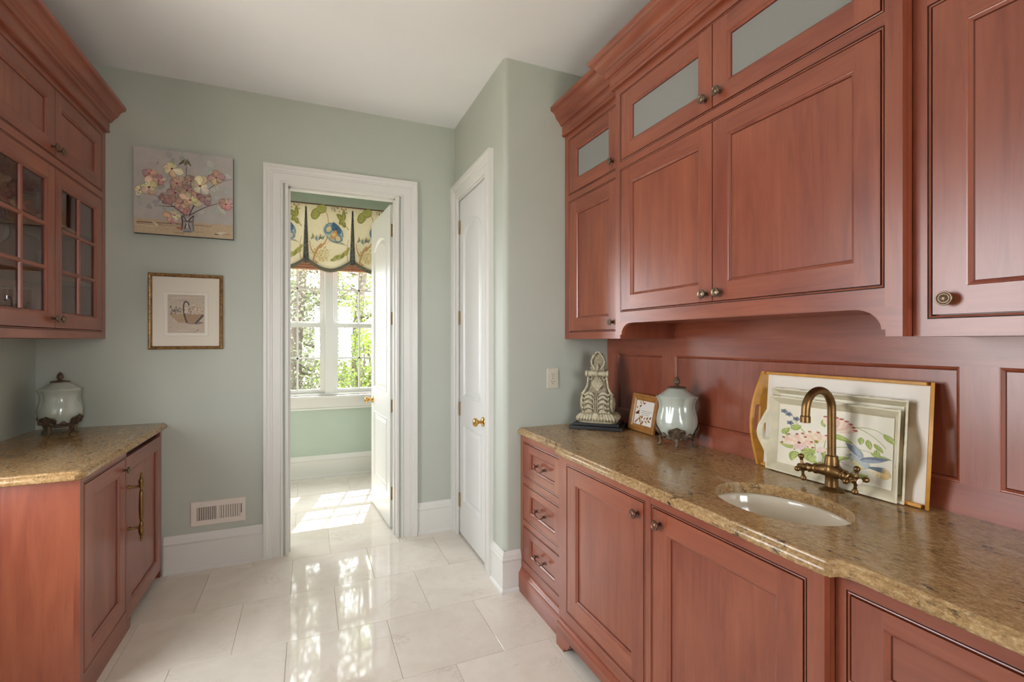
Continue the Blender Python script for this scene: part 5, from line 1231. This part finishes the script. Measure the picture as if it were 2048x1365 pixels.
# ------------------------------------------------------------------ back room window dressing
t = thing('window_valance', 'floral linen valance with box pleats and grey fringe over the far window', 'valance', (0.2, 5.28, 2.2))
VY = 5.285; ztop = 2.845; pitch = 0.452; cxs = [-0.697, -0.245, 0.207, 0.659, 1.111]
def scall(q): return 2.275 - 0.095*max(0.0, math.sin(PI*q))**0.9    # bottom edge, q across a panel
for ci, cx in enumerate(cxs):
    hw = pitch/2; mb = MB(); nu, nv = 18, 8; loops = []
    for j in range(nv + 1):
        v = j/nv; row = []
        for i in range(nu + 1):
            q = i/nu; gapw = 0.006 + 0.022*v; x = cx - hw + gapw + (2*hw - 2*gapw)*q
            edge = max(0, 1 - min(q, 1-q)*14); z = ztop + (scall(q) - ztop)*v
            row.append((x, VY + 0.018*edge*v - 0.006*math.sin(PI*q)*v, z))
        loops.append(row)
    mb.loft(loops, False, smooth=True); pnl = mb.build('pleat_panel', FABRIC, t, recalc=False)
    sd = pnl.modifiers.new('cloth', 'SOLIDIFY'); sd.thickness = 0.003; sd.offset = -1
    mb = MB()
    pts = [(cx - hw + 0.024 + (2*hw - 0.048)*i/18, VY - 0.008, scall(i/18) - 0.004) for i in range(19)]
    mb.loft([[(p[0], p[1] + dy, p[2] + dz_) for p in pts] for dy, dz_ in ((0, 0.014), (-0.008, 0.008), (-0.009, -0.010), (-0.004, -0.024), (0.004, -0.024), (0.004, 0.014))], False); mb.build('fringe', FRINGE, t)
    # printed vine, blossom and leaves
    def vm(u, v, n, cx=cx, hw=hw): return (cx - hw + 0.028 + u*(2*hw - 0.056), VY - 0.0068 - n + 0.004*abs(u - 0.5), max(2.215 + v*(ztop - 2.215), scall(min(1.0, max(0.0, u))) + 0.012))
    D = Decal(vm, 0.0006); random.seed(21)
    OR, BL, BL2, GR, GR2, TN = (198, 148, 92), (112, 140, 156), (70, 102, 130), (142, 136, 62), (168, 164, 90), (214, 196, 150)
    for k in range(120): D.blob(0.30 + random.gauss(0, 0.13), 0.20 + random.gauss(0, 0.09), 0.012, 0.009, random.choice([(204, 186, 140), (192, 172, 122)]), 0.2, 6)
    D.stroke(curve((0.18, 0.02), (0.12, 0.20), (0.38, 0.38)), 0.05, OR, 0.03); D.stroke(curve((0.38, 0.38), (0.50, 0.50), (0.46, 0.78)), 0.026, OR, 0.014); D.stroke(curve((0.12, 0.20), (0.02, 0.26), (0.02, 0.40)), 0.03, OR, 0.014); D.stroke(curve((0.46, 0.78), (0.44, 0.88), (0.34, 0.92)), 0.016, OR, 0.01)
    for a in ((0.16, 0.84, 0.12, 0.085, 0.5), (0.30, 0.93, 0.13, 0.075, 0.2)):
        D.blob(a[0], a[1], a[2], a[3], GR, 0.06, 16, a[4]); D.blob(a[0], a[1], a[2]*0.82, a[3]*0.78, GR2, 0.06, 16, a[4])
        for k in range(16): D.blob(a[0] + random.uniform(-0.07, 0.07), a[1] + random.uniform(-0.04, 0.04), 0.010, 0.007, GR, 0.2, 6)
    for aa in (2.3, 1.2, 3.3, 4.9): D.petal(0.83, 0.76, aa, 0.20 if aa < 3 else 0.12, 0.10, GR, 0.8, 0.3); D.petal(0.83, 0.76, aa, 0.14 if aa < 3 else 0.08, 0.04, GR2, 0.8, 0.3)
    D.stroke([(0.86, 0.72), (0.97, 0.62)], 0.014, GR)
    D.blob(0.60, 0.55, 0.24, 0.155, BL, 0.05, 26, -0.3); D.blob(0.60, 0.55, 0.215, 0.135, (176, 184, 172), 0.05, 26, -0.3)
    D.blob(0.66, 0.62, 0.14, 0.085, BL2, 0.12, 18, -0.5); D.blob(0.48, 0.60, 0.11, 0.075, BL, 0.1, 16, 0.4); D.blob(0.70, 0.47, 0.10, 0.075, BL, 0.1, 16); D.blob(0.48, 0.61, 0.07, 0.045, TN, 0.1, 14, 0.4); D.blob(0.70, 0.46, 0.06, 0.045, TN, 0.1, 14)
    D.shape([(0.50, 0.47), (0.58, 0.58), (0.66, 0.60), (0.70, 0.52), (0.62, 0.46), (0.54, 0.44)], OR); D.blob(0.60, 0.52, 0.045, 0.03, (222, 190, 120), 0.15); D.blob(0.66, 0.63, 0.03, 0.02, (60, 84, 112), 0.2)
    for k in range(9): D.stroke([(0.48 + 0.04*k, 0.44 - 0.006*k), (0.52 + 0.05*k, 0.39 - 0.004*k)], 0.008, (108, 112, 96), 0.003)
    for k in range(26): D.blob(0.56 + 0.40*(k/25), 0.13 + 0.15*(k/25)**2 + random.uniform(-0.03, 0.03), 0.045, 0.024, random.choice([GR, GR2, (178, 172, 110)]), 0.3, 9, 0.4)
    D.blob(0.30, 0.17, 0.19, 0.115, (232, 214, 172), 0.1, 20); D.blob(0.30, 0.17, 0.16, 0.09, (222, 200, 150), 0.12, 20)
    for k in range(46): D.blob(0.30 + random.gauss(0, 0.08), 0.17 + random.gauss(0, 0.048), 0.013, 0.009, random.choice([(198, 172, 116), (240, 226, 190), (176, 146, 96)]), 0.25, 7)
    D.stroke(curve((0.10, 0.02), (0.10, 0.2), (0.30, 0.36)), 0.05, OR, 0.034)
    for k in range(10): D.petal(0.05 + 0.03*k, 0.42 + 0.02*math.sin(k), 0.9 + 0.5*(k % 3), 0.09, 0.03, random.choice([GR, BL, (186, 160, 104)]))
    D.stroke(curve((0.98, 0.02), (0.88, 0.25), (0.97, 0.46)), 0.02, (190, 150, 100), 0.01)
    for k in range(8): D.stroke([(0.30, 0.44), (0.30 + 0.10*math.cos(0.6 + 0.35*k), 0.44 + 0.075*math.sin(0.6 + 0.35*k))], 0.010, random.choice([BL2, GR]), 0.004)
    for k in range(14): D.blob(random.uniform(0.55, 0.95), random.uniform(0.9, 0.985), 0.022, 0.012, random.choice([GR, BL, OR, (150, 130, 100)]), 0.3, 8)
    D.build('printed_design', pnl)
for px in (-0.923, -0.471, -0.019, 0.433, 0.885):
    mb = MB(); mb.loft([[(px - 0.012 - 0.02*v, VY + 0.022, ztop + (2.265 - ztop)*v), (px, VY + 0.014, ztop + (2.235 - ztop)*v), (px + 0.012 + 0.02*v, VY + 0.022, ztop + (2.265 - ztop)*v)] for v in [j/6 for j in range(7)]], False, smooth=True)
    o = mb.build('pleat_insert', FABDK, t, recalc=False); sd = o.modifiers.new('cloth', 'SOLIDIFY'); sd.thickness = 0.003
mb = MB(); tube(mb, [(-0.924, VY - 0.002, ztop), (1.337, VY - 0.002, ztop)], 0.007, 8); mb.build('welt', CORDM, t)
mb = MB(); mb.box((-0.922, VY + 0.006, ztop - 0.03), (1.335, YW - 0.001, ztop - 0.004)); mb.build('mounting_board', FABRIC, t)
for x0_, x1_ in ((-0.924, -0.920), (1.333, 1.337)):
    mb = MB(); mb.box((x0_, VY + 0.01, 2.24), (x1_, YW - 0.001, ztop - 0.005)); mb.build('return', FABRIC, t)
t = thing('roman_shade', 'reddish woven bamboo shade rolled up below the floral valance', 'shade', (0.2, 5.37, 2.17))
for k in range(9):
    mb = MB(); mb.box((WX0 + 0.005, 5.352 + 0.002*(k % 2), 2.180 + 0.026*k), (WX1 - 0.005, 5.372 + 0.002*(k % 2), 2.180 + 0.026*k + 0.0225)); mb.build('slat', BAMBOO, t, bevel=0.004)
mb = MB(); mb.box((WX0 + 0.005, 5.376, 2.185), (WX1 - 0.005, 5.384, 2.83)); mb.build('cloth', BAMBOO, t)

# ------------------------------------------------------------------ outside
mb = MB(); mb.box((-16, 7.0, -0.62), (16, 40, -0.5)); o = mb.build('ground', GROUND); struct(o)
mb = MB(); mb.box((-16, -16, -0.62), (16, 7.0, -0.5)); o = mb.build('ground_near', BOUNCE); struct(o)  # near ground made pale to bounce daylight up to the ceilings
def tree(name, label, x, y, h_, r, mats, n, spread, z0_, z1_, seed, lean=(0, 0), size=0.05, trunks=1):
    random.seed(seed); t = thing(name, label, 'tree' if 'tree' in name else 'shrub', (x, y, -0.5))
    for k in range(trunks):
        dx, dy = (random.uniform(-0.3, 0.3), random.uniform(-0.2, 0.2)) if trunks > 1 else (0, 0)
        mb = MB(); pts = [(dx + lean[0]*q*h_ + 0.03*math.sin(q*9 + k), dy + lean[1]*q*h_, q*h_) for q in [i/8 for i in range(9)]]
        tube(mb, pts, [r*(1 - 0.5*i/8) for i in range(9)], 10); tr_ = mb.build('trunk', BARK, t, local=True)
    mb = MB()
    for k in range(14):
        a = random.uniform(0, 2*PI); q = random.uniform(0.2, 0.95); p = Vector((lean[0]*q*h_, lean[1]*q*h_, q*h_)); L = random.uniform(0.4, 1.0)*spread
        tube(mb, [p, p + Vector((math.cos(a)*L*0.5, math.sin(a)*L*0.5, 0.15*L)), p + Vector((math.cos(a)*L, math.sin(a)*L, 0.45*L))], [r*0.22, r*0.14, r*0.05], 6)
    mb.build('branches', BARK, t, local=True)
    for mi, m_ in enumerate(mats):
        mb = MB()
        clumps = [Vector((random.gauss(0, spread*0.55), random.gauss(0, spread*0.45), random.uniform(z0_, z1_))) for _ in range(max(8, n // 70))]
        for k in range(n // len(mats)):
            c_ = random.choice(clumps) + Vector((random.gauss(0, 0.16), random.gauss(0, 0.16), random.gauss(0, 0.13)))
            a, b = random.uniform(0, 2*PI), random.uniform(-0.9, 0.9); s = size*random.uniform(0.6, 1.4)
            d_ = Vector((math.cos(a)*math.cos(b), math.sin(a)*math.cos(b), math.sin(b))); w_ = d_.cross(Vector((random.uniform(-1, 1), random.uniform(-1, 1), random.uniform(-1, 1)))).normalized()
            mb.poly([c_, c_ + d_*s*0.5 + w_*s*0.28, c_ + d_*s, c_ + d_*s*0.5 - w_*s*0.28])
        o = mb.build('foliage', m_, t, local=True, recalc=False); o['kind'] = 'stuff'
tree('garden_tree', 'slender tree with grey bark outside the left window sash', -0.40, 8.2, 3.9, 0.12, [LEAF2, LEAF3], 5200, 0.8, 0.8, 3.8, 1)
tree('garden_tree', 'twin-stemmed tree outside beside the centre window post', 0.05, 8.9, 4.2, 0.13, [LEAF3, LEAF2], 5200, 0.9, 1.0, 4.0, 2, (0.03, 0), 0.05, 2)
tree('garden_tree', 'leaning tree with pale leaves outside the right window sash', 0.72, 9.0, 4.2, 0.11, [LEAF3, LEAF1], 5600, 1.0, 0.9, 4.2, 3, (0.06, 0))
tree('leafy_shrub', 'bright green leafy shrub outside at the foot of the right sash', 0.95, 8.0, 1.9, 0.03, [LEAF1, LEAF1], 5200, 0.5, 0.3, 2.1, 4, (0, 0), 0.055, 4)
tree('leafy_shrub', 'green leafy shrub outside at the foot of the left sash', -0.55, 9.6, 1.9, 0.03, [LEAF1, LEAF2], 4200, 0.6, 0.3, 2.2, 5, (0, 0), 0.055, 4)
tree('garden_tree', 'distant grey-leaved tree filling the view behind the nearer trunks', -0.6, 12.5, 7.0, 0.16, [LEAF3, LEAF2], 17000, 2.2, 0.0, 8.0, 6, (0, 0), 0.13)
tree('garden_tree', 'distant pale green tree behind the right window sash', 2.6, 12.8, 7.0, 0.16, [LEAF3, LEAF1], 17000, 2.0, 0.0, 8.0, 7, (0, 0), 0.13)
tree('garden_tree', 'tree with one low branch reaching toward the window from the right', 2.25, 8.2, 4.4, 0.12, [LEAF2], 900, 0.8, 1.5, 4.6, 8, (-0.05, -0.08), 0.06)
